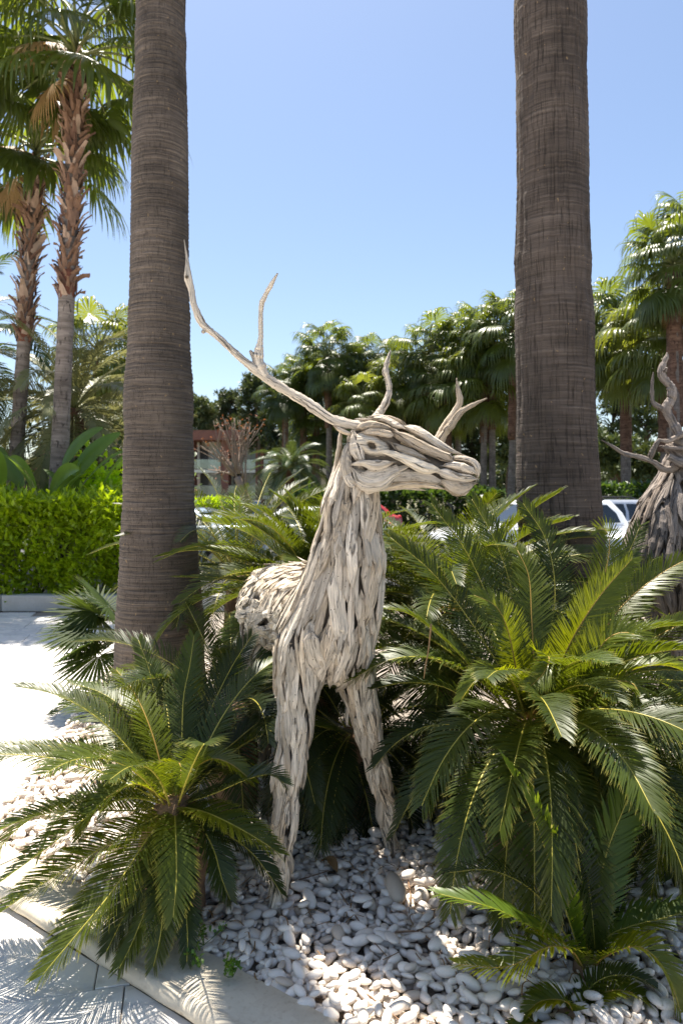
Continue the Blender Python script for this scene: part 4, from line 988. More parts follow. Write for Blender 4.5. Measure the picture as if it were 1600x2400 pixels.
cycad('leafy cycad behind the deer between its neck and the ringed palm trunk', (W(745, 1400, 4.15)[0], 4.15), .98, .95, 44, 43, els=(78, -20), leaf=.16, n_leaf=110, young=.0, explicit=[
    dict(p=[(750, 1370, 4.1), (650, 1270, 4.0), (560, 1215, 3.95), (470, 1205, 3.9)], leaf=.15),
    dict(p=[(750, 1370, 4.1), (680, 1260, 4.05), (620, 1200, 4.0), (575, 1185, 4.0)], leaf=.15),
    dict(p=[(755, 1370, 4.1), (720, 1260, 4.05), (680, 1190, 4.0), (640, 1155, 4.0)], leaf=.14),
    dict(p=[(755, 1370, 4.1), (735, 1270, 4.05), (705, 1200, 4.0), (672, 1155, 4.0)], leaf=.15),
    dict(p=[(740, 1380, 4.0), (640, 1330, 3.9), (560, 1310, 3.85), (465, 1280, 3.8)], leaf=.16),
    dict(p=[(740, 1390, 4.0), (640, 1350, 3.85), (540, 1330, 3.8), (480, 1325, 3.75)], leaf=.14),
    dict(p=[(740, 1395, 4.0), (620, 1370, 3.85), (520, 1355, 3.8), (410, 1352, 3.72)], leaf=.10),
], group='cycads in the pebble bed')
cycad('shaded cycad between the ringed palm trunk and the deer legs', (W(545, 1640, 3.45)[0], 3.45), .52, .78, 30, 44, 'cycas_shade', els=(66, -20), leaf=.15, n_leaf=88, young=0)
cycad('low dark cycad under the chest of the deer behind its forelegs', (.06, 3.42), .40, .66, 30, 45, 'cycas_shade', els=(60, -32), leaf=.14, n_leaf=88, young=0, dead=3, clear=(-PI / 2 + .35, .4, 60), explicit=[
    dict(p=[(800, 1730, 3.36), (775, 1830, 3.24), (750, 1930, 3.16), (738, 2000, 3.13)], leaf=.13), dict(p=[(800, 1730, 3.36), (805, 1850, 3.22), (812, 1960, 3.14), (818, 2030, 3.10)], leaf=.12),
    dict(p=[(810, 1730, 3.36), (850, 1840, 3.24), (872, 1940, 3.16), (880, 2040, 3.10)], leaf=.13), dict(p=[(790, 1730, 3.36), (740, 1810, 3.25), (715, 1900, 3.18), (700, 1980, 3.14)], leaf=.12),
    dict(p=[(815, 1730, 3.36), (900, 1810, 3.26), (955, 1900, 3.2), (975, 1985, 3.15)], leaf=.13)])
cycad('cycad behind the big glossy one, below the muzzle of the deer', (.62, 4.0), .90, 1.05, 64, 46, els=(76, -10), leaf=.16, n_leaf=110, young=0)
cycad('cycad cut by the right edge beside the big glossy one', (1.75, 3.15), .5, .95, 34, 47, els=(66, -30), leaf=.15, n_leaf=110, young=.1)
cycad('tall dark cycad far back between palm trunk and deer rump', (W(560, 1330, 5.3)[0], 5.3), .95, 1.1, 44, 48, 'cycas_shade', els=(80, -5), leaf=.16, n_leaf=70, young=0)
sc_ = [1375, 2290, 2.27]
cycad('young open cycad sprouting from the pebbles at the lower right', (W(1375, 2290, 2.27)[0], 2.27), .05, .6, 0, 49, leaf=.12, n_leaf=62, r0=.045, explicit=[
    dict(p=[sc_, (1330, 2150, 2.26), (1280, 2000, 2.25), (1235, 1880, 2.24), (1185, 1790, 2.23)], leaf=.16, n=75, fw=(48, 25), vee=40, lw=.0046, m=('cycas_g', 'rachis')),
    dict(p=[sc_, (1390, 2150, 2.3), (1420, 2000, 2.36), (1470, 1870, 2.4), (1505, 1760, 2.42)], leaf=.15, n=70, fw=(50, 28), vee=20, lw=.0046, up=(0, -1, .3), m=('cycas_g', 'rachis')),
    dict(p=[sc_, (1320, 2210, 2.2), (1260, 2180, 2.15), (1160, 2130, 2.12), (1030, 2095, 2.12)], leaf=.13, n=70, fw=(50, 28), lw=.0044, m=('cycas_g', 'rachis')),
    dict(p=[sc_, (1340, 2230, 2.15), (1280, 2220, 2.08), (1190, 2265, 2.05), (1075, 2260, 2.06)], leaf=.11, m=Y_, fw=(60, 35), lw=.0042),
    dict(p=[sc_, (1420, 2200, 2.3), (1480, 2170, 2.3), (1560, 2150, 2.3), (1650, 2120, 2.3)], leaf=.14, n=70, fw=(55, 30), lw=.0044, m=('cycas_g', 'rachis')),
    dict(p=[sc_, (1420, 2240, 2.2), (1500, 2220, 2.13), (1560, 2280, 2.08), (1600, 2390, 2.04)], leaf=.10, m=Y_, fw=(60, 35), lw=.0042),
    dict(p=[sc_, (1400, 2180, 2.35), (1440, 2080, 2.42), (1500, 1990, 2.5), (1580, 1900, 2.55)], leaf=.11, m=('cycas_shade', 'rachis')),
    dict(p=[sc_, (1370, 2130, 2.3), (1350, 1990, 2.34), (1330, 1880, 2.38), (1320, 1800, 2.4)], leaf=.10, m=('cycas_shade', 'rachis'), up=(0, -1, .2)),
    dict(p=[sc_, (1330, 2200, 2.28), (1250, 2090, 2.3), (1150, 2040, 2.3), (1050, 2045, 2.3)], leaf=.11, m=('cycas_shade', 'rachis')),
])
s2 = [1330, 2415, 2.06]
cycad('tuft of short cycad fronds at the bottom edge on the right', (W(1330, 2415, 2.06)[0], 2.06), .03, .4, 0, 50, leaf=.07, n_leaf=50, r0=.035, explicit=[
    dict(p=[s2, (1340, 2370, 2.06), (1320, 2345, 2.05), (1270, 2345, 2.04), (1235, 2370, 2.03)], leaf=.075, m=Y_, lw=.0036),
    dict(p=[s2, (1390, 2340, 2.12), (1450, 2320, 2.12), (1510, 2345, 2.1), (1550, 2400, 2.08)], leaf=.075, m=Y_, lw=.0036),
    dict(p=[s2, (1370, 2330, 2.14), (1420, 2290, 2.15), (1490, 2290, 2.14), (1560, 2330, 2.12)], leaf=.07, lw=.0036),
    dict(p=[s2, (1290, 2400, 2.04), (1230, 2400, 2.02), (1190, 2430, 2.0)], leaf=.06, m=Y_, lw=.0036),
])

# ------------------------------------------------------------------ dwarf fan palm behind the left trunk
dp_loc = W(300, 1450, 5.15)
dwarf = thing('dwarf_fan_palm', 'low fan palm with spiky leaves sticking out left of the ringed trunk', 'palm plant', (dp_loc[0], 5.15, 0))
palm_trunk(np.array([dp_loc[0], 5.15, -.03]), np.array([dp_loc[0], 5.15, .42]), .07, .06, M['caudex'], dwarf, n=8)
M['fan_s'] = leafmat('fan_leaf_small', (.032, .055, .012), (.10, .14, .012), .6, .3, .5, tip=(.14, .14, .05), tip_at=.8, spec=.2)
dm = [fan_mesh(e, 300 + i, .28, .38, 30, .25, 125, 'fan_s', .1) for i, e in enumerate((70, 45, 22, 5, -12))]
for k in range(16):
    az = [PI, PI * .93, PI * 1.12, PI * .85, PI * 1.22, PI * 1.03, 1.2, .4, 5.3, 2.2, 4.2, PI * 1.08, PI * .97, 3.6, 2.7, .9][k]
    e = [2, 3, 4, 1, 3, 1, 2, 3, 3, 2, 4, 2, 4, 0, 1, 0][k]
    inst('frond', dm[e], dwarf, (0, 0, .52), (rng.normal() * .3, 0, az), 1 + rng.normal() * .08)

# ------------------------------------------------------------------ leaf clouds
def leaf_cloud(C, D, N, ln, wd, r, fold=.25):
    """Small folded leaves: C base, D direction, N face normal."""
    n = len(C); S = nrm(np.cross(D, N)); ln = np.broadcast_to(ln, (n,))[:, None] * (1 + r.normal(size=(n, 1)) * .2); wd = np.broadcast_to(wd, (n,))[:, None]
    m = C + D * ln * .5; tip = C + D * ln - N * ln * .15
    V = np.concatenate([C, m - S * wd + N * wd * fold, m, m + S * wd + N * wd * fold, tip]); b = np.arange(n)
    F = [np.stack([b, b + 2 * n, b + n], 1), np.stack([b, b + 3 * n, b + 2 * n], 1), np.stack([b + n, b + 2 * n, b + 4 * n], 1), np.stack([b + 2 * n, b + 3 * n, b + 4 * n], 1)]
    U = np.column_stack([np.repeat([0, .5, .5, .5, 1.0], n), np.zeros(5 * n)]); return V, F, U

def hedge(label, x0, x1, y0, y1, z0, z1, n, ln, wd, mat, seed, core='hedge_d', group=None, bump=.10):
    r = np.random.default_rng(seed); root = thing('hedge', label, 'hedge', ((x0 + x1) / 2, (y0 + y1) / 2, z0), group)
    mb = MB()
    for k in range(int((x1 - x0) / .28)):
        a = np.array([x0 + .1 + k * .28, (y0 + y1) / 2 + r.normal() * .12, z0 - .05])
        for q in range(3): V, F, U = tube(resample([a, a + (r.normal() * .12, r.normal() * .1, (z1 - z0) * .5), a + (r.normal() * .25, r.normal() * .25, (z1 - z0) * .92)], 5), np.linspace(.022, .008, 5), None, 5); mb.add(V, F, U)
    tag(mb.build('stems', M['pine_bark'], root), kind='stuff')
    a_f, a_t = (x1 - x0) * (z1 - z0), (x1 - x0) * (y1 - y0); nf = int(n * a_f / (a_f + a_t * .8 + (y1 - y0) * (z1 - z0))); nt_ = int((n - nf) * .85); ns = n - nf - nt_
    dep = np.abs(r.normal(size=n)) * bump - .10 * (r.random(n) < .08)
    P = np.concatenate([np.column_stack([x0 + r.random(nf) * (x1 - x0), np.full(nf, y0), z0 + r.random(nf) * (z1 - z0)]),
                        np.column_stack([x0 + r.random(nt_) * (x1 - x0), y0 + r.random(nt_) * (y1 - y0), np.full(nt_, z1)]),
                        np.column_stack([np.where(r.random(ns) < .5, x0, x1), y0 + r.random(ns) * (y1 - y0), z0 + r.random(ns) * (z1 - z0)])])
    O = np.concatenate([np.tile([0, -1.0, 0], (nf, 1)), np.tile([0, 0, 1.0], (nt_, 1)), np.column_stack([np.sign(P[nf + nt_:, 0] - (x0 + x1) / 2), np.zeros(ns), np.zeros(ns)])])
    lump = vnoise2(P[:, 0] * 2.2, (P[:, 2] + P[:, 1]) * 2.2, seed) - .5
    P = P - O * dep[:, None] + O * (lump * .34)[:, None]
    D = nrm(O * .6 + np.array([0, -.05, .55]) + r.normal(size=(n, 3)) * .6); N = nrm(np.array([0, -.15, 1.0]) + r.normal(size=(n, 3)) * .45); N = nrm(N - (N * D).sum(1, keepdims=True) * D)
    V, F, U = leaf_cloud(P, D, N, ln, wd, r); lo = MB().add(V, F, U).build('foliage', M[mat], root); tag(lo, kind='stuff'); return root

hedge('bright lime green hedge in the stone planter on the left', -9.5, -2.45, 9.42, 10.5, .10, 1.47, 34000, .125, .025, 'hedge', 61, bump=.24)
hedge('sunlit yellow green hedge in front of the brick building', -16, -5.2, 37, 39, .2, 1.0, 3500, .3, .07, 'hedge', 62)
hedge('dark ivy hedge behind the silver car on the right', 7.0, 18, 24.5, 25.6, -.1, 1.75, 5000, .24, .07, 'hedge_d', 63, bump=.2)
hedge('dark hedge behind the white car', -2.0, 6.6, 27.6, 28.6, -.1, 1.55, 4000, .26, .08, 'hedge_d', 64, bump=.2)

# ------------------------------------------------------------------ shaggy palms at the left
def shaggy_palm(label, px0, pyb, px1, py1, Y, boot_from, r, n_boot, seed, n=40):
    base = np.array([(px0 - 800) / 1600 * Y, Y, .05]); top = W(px1, py1, Y)
    root = thing('fan_palm', label, 'palm tree', base, 'shaggy fan palms behind the left hedge')
    palm_trunk(base, top, r * 1.15, r * .8, M['bark_far'], root, 1.2, 18, 40, seed, .0)
    mid = base + (top - base) * boot_from
    boots(root, mid, top + np.array([0, 0, .1]), r * 1.02, r * 1.25, n_boot, seed)
    P = resample([mid - (top - base) * .005, mid + (top - base) * .05], 8); rr = np.random.default_rng(seed)
    V, F, U = tube(P, r * (.96 + .10 * rr.random(8)) * np.linspace(.94, 1.1, 8), None, 16, (0, 1, 0), .07, rr); MB().add(V, F, U).build('fibre_collar', M['fibre'], root)
    fs = fan_set('fan', 1.5, .95, .95); off = Vector(top - base)
    for k in range(n):
        t = (k + .5) / n; el = 86 - 98 * t ** .9 + rr.normal() * 8; c = min(fs, key=lambda q: abs(q[0] - el))
        inst('frond', c[1][rr.integers(2)], root, off + Vector((0, 0, .55 - .45 * t)), (rr.normal() * .12, 0, k * 2.39996 + rr.normal() * .15), 1.25 + rr.normal() * .08)
    sk = fan_set('fan_dry', 1.3, .8, .9)
    for k in range(3): inst('dead_frond', sk[(3, 4, 5)[k]][1][k % 2], root, off + Vector((0, 0, .1)), (0, .1, (-1.9, 2.3, 4.0)[k]), .95)
    return root
shaggy_palm('tall fan palm with brown shaggy leaf bases, nearest to the ringed trunk', 128, 1150, 180, 165, 12.0, .555, .140, 165, 71, n=34)
shaggy_palm('fan palm with brown shaggy leaf bases nearest to the left edge', 22, 1150, 84, 385, 13.5, .565, .132, 140, 72, n=32)

# ------------------------------------------------------------------ rows of fan palms
FP = [
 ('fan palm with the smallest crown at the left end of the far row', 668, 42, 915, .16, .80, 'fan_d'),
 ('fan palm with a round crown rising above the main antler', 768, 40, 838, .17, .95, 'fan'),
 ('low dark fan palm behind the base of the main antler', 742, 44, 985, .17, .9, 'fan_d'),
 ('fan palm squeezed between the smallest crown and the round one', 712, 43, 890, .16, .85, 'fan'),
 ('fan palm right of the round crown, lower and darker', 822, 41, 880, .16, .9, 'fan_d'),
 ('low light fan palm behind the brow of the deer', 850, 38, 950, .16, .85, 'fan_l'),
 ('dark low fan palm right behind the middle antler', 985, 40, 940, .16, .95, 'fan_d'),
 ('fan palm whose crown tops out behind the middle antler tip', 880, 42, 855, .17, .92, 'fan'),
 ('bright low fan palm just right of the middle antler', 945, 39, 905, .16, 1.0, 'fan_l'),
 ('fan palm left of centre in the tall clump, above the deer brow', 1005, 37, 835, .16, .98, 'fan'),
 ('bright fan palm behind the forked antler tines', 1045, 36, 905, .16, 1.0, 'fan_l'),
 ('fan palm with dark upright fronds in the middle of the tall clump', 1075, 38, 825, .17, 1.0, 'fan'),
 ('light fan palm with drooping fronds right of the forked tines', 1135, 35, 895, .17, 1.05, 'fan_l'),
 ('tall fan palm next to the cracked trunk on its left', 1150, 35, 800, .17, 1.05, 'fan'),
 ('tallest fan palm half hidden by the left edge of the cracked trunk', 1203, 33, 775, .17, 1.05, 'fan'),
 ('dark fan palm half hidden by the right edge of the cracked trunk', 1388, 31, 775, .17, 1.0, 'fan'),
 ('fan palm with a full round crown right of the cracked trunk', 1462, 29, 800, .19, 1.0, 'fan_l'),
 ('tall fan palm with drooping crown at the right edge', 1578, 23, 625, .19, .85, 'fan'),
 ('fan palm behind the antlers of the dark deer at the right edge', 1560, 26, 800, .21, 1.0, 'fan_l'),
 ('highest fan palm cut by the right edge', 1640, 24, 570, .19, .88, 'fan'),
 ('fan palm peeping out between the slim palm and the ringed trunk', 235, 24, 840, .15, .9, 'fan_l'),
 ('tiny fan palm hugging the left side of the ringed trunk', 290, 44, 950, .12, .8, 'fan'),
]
for k, (lab, px, Y, py, rr_, cs, mt) in enumerate(FP):
    fan_palm(lab, px, Y, py, rr_, cs * 1.5, 44, 200 + k, mt, droop=1.4, skirt=(0, 5, 0, 3)[k % 4], bark='bark_far', brown=.42 + .2 * rng.random(), lean=rng.normal() * .12, group='fan palms standing beyond the car park')

# ------------------------------------------------------------------ feather palms
def feather_palm(label, base, top, L, n, seed, mat, leaf=.42, els=(80, -40), r0=.2, az=None, droop=75):
    r = np.random.default_rng(seed); root = thing('feather_palm', label, 'palm tree', base)
    palm_trunk(np.asarray(base, float), np.asarray(top, float), r0, r0, M['bark_brown'], root, 1.1, 14, 12, seed, 0)
    for k in range(n):
        t = (k + .5) / n; a = k * 2.39996 + r.normal() * .1; el = els[0] + (els[1] - els[0]) * t + r.normal() * 4
        pts = arc(top, a, el, L * (1 + r.normal() * .06), droop * (1 + r.normal() * .12), side=r.normal() * .2)
        mb, ms = pinnate(pts, 60, leaf, .014, 22, (58, 28), .12, .022, r, .35, mats=(mat, 'petiole'), roll=r.normal() * .35); mb.build('frond', ms, root, origin=pts[0])
    return root
feather_palm('pale dusty feather palm spreading behind the slim left trunks', (-5.6, 14.2, 0), (-5.55, 14.2, 3.3), 2.6, 46, 81, 'phoenix')
feather_palm('grey green feather palm with drooping fronds beside the pale one', (-6.2, 17.0, 0), (-6.2, 17.0, 2.6), 2.6, 30, 84, 'phoenix')
feather_palm('green feather palm cut by the left edge', (-8.3, 14.5, 0), (-8.3, 14.5, 4.6), 2.6, 34, 82, 'phoenix_d')
feather_palm('small dark feather palm in front of the far palm trunks', (*W(680, 1150, 34)[:2], 0), (*W(680, 1100, 34),), 2.1, 36, 83, 'phoenix_d', .45, (75, -25))

# ------------------------------------------------------------------ broad-leaved plants behind the hedge
def paddle(label, base, n, H_, L, seed, mat='banana'):
    r = np.random.default_rng(seed); root = thing('paddle_plant', label, 'plant', base, 'broad leaved plants behind the hedge')
    for k in range(n):
        az = k * 2.4 + r.normal() * .3; el = 84 - 26 * r.random() - 14 * k / n; h = H_ * (.55 + .5 * r.random())
        st = arc(base, az, el, h, 8); P = resample(st, 8); mb = MB(); V, F, U = tube(P, np.linspace(.03, .013, 8), None, 6); mb.add(V, F, U, 1)
        bl = arc(P[-1], az, el - 6, L * (.8 + .3 * r.random()), 30 + 30 * r.random()); Q = resample(bl, 12); T, N, S = frames(Q, (0, 0, 1)); c, s_ = math.cos(r.normal() * .8), math.sin(r.normal() * .8)
        S = nrm(S * c + N * s_); N = np.cross(S, T) * -1
        t = np.linspace(0, 1, 12); w = .15 * np.sin(PI * np.clip(t * .93 + .05, 0, 1)) ** .55 * (1 - .25 * t)
        V = np.stack([Q - S * w[:, None] + N * (w * .3)[:, None], Q - S * (w * .5)[:, None] + N * (w * .12)[:, None], Q, Q + S * (w * .5)[:, None] + N * (w * .12)[:, None], Q + S * w[:, None] + N * (w * .3)[:, None]], 1).reshape(-1, 3)
        U = np.column_stack([np.repeat(t, 5) * .5, np.tile(np.linspace(0, 1, 5), 12)]); mb.add(V, [grid_faces(12, 5, False)], U, 0)
        mb.build('leaf', [M[mat], M['petiole']], root, origin=st[0])
    return root
paddle('big paddle leaved plant behind the hedge at the left edge', np.array([-5.35, 11.3, .05]), 18, 2.2, 1.1, 91)
paddle('paddle leaved plant behind the hedge left of the slim palm trunk', np.array([-4.75, 11.6, .05]), 16, 1.7, 1.0, 92)
paddle('paddle leaved plant behind the hedge right of the slim palm trunk', np.array([-4.15, 11.9, .05]), 14, 1.45, .9, 93)
def shrub(name, label, c, rad, n, ln, wd, mat, seed, cat='shrub', extra=None, group=None, clump=9):
    r = np.random.default_rng(seed); c = np.asarray(c, float); root = thing(name, label, cat, (c[0], c[1], 0), group)
    mb = MB(); lim = []
    for k in range(clump):
        e = c + r.normal(size=3) * np.array(rad) * .55; lim.append(e); P = resample([(c[0], c[1], -.05), (c * .5 + e * .5) * np.array([1, 1, .8]), e], 8); V, F, U = tube(P, np.linspace(.05, .01, 8), None, 5); mb.add(V, F, U)
    mb.build('branches', M['pine_bark'], root); L = np.array(lim)
    P = L[r.integers(0, clump, n)] + r.normal(size=(n, 3)) * np.array(rad) * .38; P[:, 2] = np.maximum(P[:, 2], .05)
    D = nrm(r.normal(size=(n, 3)) + (0, 0, .3)); N = nrm(r.normal(size=(n, 3)) * .6 + (0, 0, 1)); N = nrm(N - (N * D).sum(1, keepdims=True) * D)
    V, F, U = leaf_cloud(P, D, N, ln, wd, r); tag(MB().add(V, F, U).build('foliage', M[mat], root), kind='stuff')
    if extra:
        m2, n2, l2, w2 = extra; P = L[r.integers(0, clump, n2)] + r.normal(size=(n2, 3)) * np.array(rad) * .42; D = nrm(r.normal(size=(n2, 3)) + (0, 0, .5)); N = nrm(np.cross(D, r.normal(size=(n2, 3))))
        V, F, U = leaf_cloud(P, D, N, l2, w2, r); tag(MB().add(V, F, U).build('blossom', M[m2], root), kind='stuff')
    return root
shrub('shrub', 'leafy shrub dotted with pinkish bracts between slim palm and ringed trunk', (-4.7, 14.0, 1.3), (.9, .7, .9), 5200, .16, .045, 'shrub', 101, extra=('pink', 1300, .11, .04))
shrub('shrub', 'bright green shrub right beside the slim palm trunk', (-4.35, 12.6, 1.1), (.5, .5, .8), 2600, .2, .05, 'hedge', 102)

# ------------------------------------------------------------------ pines and the bare tree
def pine(label, px, Y, py_top, py_low, wpx, seed, mat='pine', n=5200, ln=.34, dens=1.0, group='pines behind the palms', base_z=0):
    r = np.random.default_rng(seed); top = W(px, py_top, Y); low = W(px, py_low, Y)[2]; wid = wpx / 1600 * Y; base = np.array([top[0], Y, base_z])
    root = thing('pine_tree', label, 'pine tree', base, group); h = top[2]
    P = resample([base, base + (r.normal() * .3, 0, h * .5), base + (r.normal() * .3, 0, h * .97)], 14); mb = MB()
    V, F, U = tube(P, np.linspace(.24, .04, 14), None, 9, (0, 1, 0), .05, r); mb.add(V, F, U); mb.build('trunk', M['pine_bark'], root)
    tips = []; lb = MB()
    for k in range(34):
        z = low + (h - low) * (k / 33.0) ** .9; a = r.random() * 6.28; t = (z - low) / max(h - low, .1)
        reach = wid * (.35 + .75 * math.sin(PI * min(.97, .18 + .72 * t))) * (.6 + .5 * r.random()); o = np.array([np.interp(z, P[:, 2], P[:, 0]), Y, z])
        e = o + np.array([math.cos(a) * reach, math.sin(a) * reach * .8, reach * .25 * r.normal() + .3]); q = resample([o - (0, 0, .4), (o + e) / 2 + (0, 0, .15), e], 6)
        V, F, U = tube(q, np.linspace(.06, .012, 6), None, 5); lb.add(V, F, U); tips += [e, q[3], q[4] + r.normal(size=3) * .2]
    lb.build('limbs', M['pine_bark'], root); T = np.array(tips + [top] * 3)
    c = T[r.integers(0, len(T), int(n / 9))] + r.normal(size=(int(n / 9), 3)) * wid * .14
    C = np.repeat(c, 9, 0); D = nrm(r.normal(size=C.shape) + (0, 0, .35)); N = nrm(np.cross(D, r.normal(size=C.shape)))
    V, F, U = leaf_cloud(C + r.normal(size=C.shape) * .05, D, N, ln, ln * .16, r); tag(MB().add(V, F, U).build('crown', M[mat], root), kind='stuff'); return root
PN = [('pale green pine just right of the ringed trunk', 478, 70, 945, 1010, 34, 'pine'), ('pine with a pointed top above the brick building', 540, 74, 930, 1020, 34, 'pine'),
      ('tall dark pine left of the main antler', 605, 66, 898, 1040, 40, 'pine_d'), ('dark pine behind the main antler', 652, 62, 925, 1060, 45, 'pine_d'),
      ('olive pine low behind the building roof', 505, 80, 975, 1035, 48, 'pine'), ('broad olive pine behind the bare tree', 575, 72, 985, 1060, 52, 'pine'),
      ('dark pine behind the trunks above the deer brow', 830, 55, 960, 1090, 75, 'pine_d'), ('dark pine behind the deer head', 920, 54, 960, 1100, 75, 'pine_d'),
      ('dark pine behind the forked tines', 1010, 52, 965, 1100, 70, 'pine_d'), ('olive pine under the tall fan palms', 1110, 50, 985, 1100, 60, 'pine'),
      ('dark pine left of the far palm trunks', 735, 58, 975, 1100, 60, 'pine_d'),
      ('sparse pine showing sky right of the cracked trunk', 1440, 48, 930, 1060, 45, 'pine'), ('sparse pine between the round crowned palm and the dark deer', 1520, 46, 920, 1040, 50, 'pine'),
      ('low olive pine above the ivy hedge', 1440, 44, 1050, 1110, 50, 'pine'), ('low pine above the ivy hedge beside the dark deer', 1520, 42, 1075, 1110, 50, 'pine'), ('pine behind the white car', 1190, 46, 1000, 1090, 45, 'pine')]
for k, (lab, px, Y, pt, pl, w_, mt) in enumerate(PN):
    pine(lab, px, Y, pt, pl, w_, 400 + k, mt, 2300 if 'sparse' in lab else 6500, .40 if mt == 'pine' else .42)

bt = thing('bare_tree', 'leafless multi stemmed tree with a few rusty leaves before the brick building', 'tree', (*W(580, 1150, 33)[:2], 0))
rb_ = np.random.default_rng(33); mb = MB(); tips = []
stem0 = W(583, 1190, 33); fork = W(556, 1118, 33); 
V, F, U = tube(resample([stem0 * (1, 1, 0), stem0, fork], 10), np.linspace(.26, .17, 10), None, 8); mb.add(V, F, U); mb.build('trunk', M['bare'], bt)
for k, (ax, ay, bx, by) in enumerate([(556, 1110, 528, 985), (553, 1100, 545, 990), (552, 1100, 549, 980), (556, 1100, 563, 985), (558, 1105, 570, 1000), (560, 1110, 588, 990), (575, 1140, 586, 1000), (550, 1110, 500, 1050), (548, 1115, 470, 1045), (556, 1120, 505, 1070), (560, 1110, 598, 1010), (535, 1130, 520, 1100), (550, 1105, 517, 1000), (570, 1120, 578, 990), (548, 1112, 488, 1100)]):
    a, b = W(ax, ay, 33), W(bx, by, 33 + rb_.normal() * .5); m = (a + b) / 2 + rb_.normal(size=3) * .15; q = resample([a, m, b], 9); mb = MB(); V, F, U = tube(q, np.linspace(.06, .018, 9), None, 6, (0, 1, 0)); mb.add(V, F, U)
    for j in range(5):
        e = q[7 - j % 3] + rb_.normal(size=3) * (.35, .3, .3) + (0, 0, .3); V, F, U = tube(resample([q[5 - j % 3], e], 5), np.linspace(.018, .008, 5), None, 4); mb.add(V, F, U); tips.append(e)
    mb.build('branch', M['bare'], bt)
C = np.repeat(np.array(tips)[::2], 3, 0); C = C + rb_.normal(size=C.shape) * .12; D = nrm(rb_.normal(size=C.shape)); N = nrm(np.cross(D, rb_.normal(size=C.shape)))
V, F, U = leaf_cloud(C, D, N, .15, .035, rb_); tag(MB().add(V, F, U).build('foliage', M['rust'], bt), kind='stuff')

rw = np.random.default_rng(9); nW = 26000; xw = -75 + 150 * rw.random(nW); hw_ = 4.2 + 3.0 * vnoise(xw * .22, 5) + 1.2 * vnoise(xw * .9, 6)
Cw = np.column_stack([xw, 96 + rw.random(nW) * 8, rw.random(nW) ** .8 * hw_]); Dw = nrm(rw.normal(size=Cw.shape) + (0, 0, .4)); Nw = nrm(np.cross(Dw, rw.normal(size=Cw.shape)))
V, F, U = leaf_cloud(Cw, Dw, Nw, 1.0, .3, rw); tag(MB().add(V, F, U).build('distant_woods', M['pine']), 'dark belt of distant woods closing the horizon', 'woods', kind='stuff')

# ------------------------------------------------------------------ buildings
def building(label, px0, px1, Y, py_roof, py_slab, py_base, bays, seed, wall='brick', depth=9):
    x0, x1 = (px0 - 800) / 1600 * Y, (px1 - 800) / 1600 * Y; zr, zs, zb = W(0, py_roof, Y)[2], W(0, py_slab, Y)[2], W(0, py_base, Y)[2]
    root = thing('building', label, 'building', ((x0 + x1) / 2, Y + depth / 2, -.1)); wb = MB()
    bw = (x1 - x0) / bays; pier = .75
    wb.box(((x0 + x1) / 2, Y + depth / 2 + 1.6, (zr - .1) / 2), (x1 - x0, depth - 1.0, zr + .1)); wb.build('wall', M['plaster'], root, smooth=False)
    MB().box(((x0 + x1) / 2, Y + depth / 2, zr + .35), (x1 - x0 + .5, depth + 2.4, .95)).build('roof', M[wall], root, smooth=False)
    for k in range(bays + 1):
        MB().box((x0 + k * bw, Y + .35, zr / 2 - .15), (pier, 1.6, zr + .29)).build('pier', M[wall], root, smooth=False)
    for k in range(bays):
        cx = x0 + (k + .5) * bw; w = bw - pier - .02
        for z0 in (zb, zs):
            zc = (zs if z0 == zb else zr - .12)
            if z0 == zs or True: MB().box((cx, Y + .25, z0 - .16), (w, 2.0, .30)).build('balcony_slab', M['plaster'], root, smooth=False)
            d = MB().box((cx - w * .27, Y + 1.56, z0 + 1.1), (w * .30, .12, 2.2)).build('door', M['door_dark'], root, smooth=False)
            MB().box((cx + w * .32, Y + 1.57, z0 + 1.1), (w * .22, .10, 2.2)).build('window', M['bglass'], root, smooth=False)
            g = MB().box((cx, Y - .68, z0 + .52), (w, .03, .92)).build('railing', M['rail_glass'], root, smooth=False)
            MB().box((cx, Y - .68, z0 + 1.01), (w, .06, .05)).build('handrail', M['rail'], g, smooth=False)
    return root
building('two storey red brick building with white balconies behind the bare tree', 448, 690, 68, 1030, 1101, 1162, 3, 1)
building('cream house glimpsed between the far palm trunks', 690, 900, 80, 1112, 1140, 1175, 3, 2, 'cream')
nt_ = thing('net_fence', 'green net fence between the far palm trunks', 'fence', (*W(735, 1150, 48)[:2], -.1))
for k in range(6):
    a = W(690 + k * 20, 1165, 48); MB().box((a[0], 48, .85), (.07, .07, 1.9)).build('post', M['rail'], nt_, smooth=False)
    if k < 5: MB().box((a[0] + .3, 48.02, .85), (.53, .02, 1.5)).build('net_panel', M['green_net'], nt_, smooth=False)

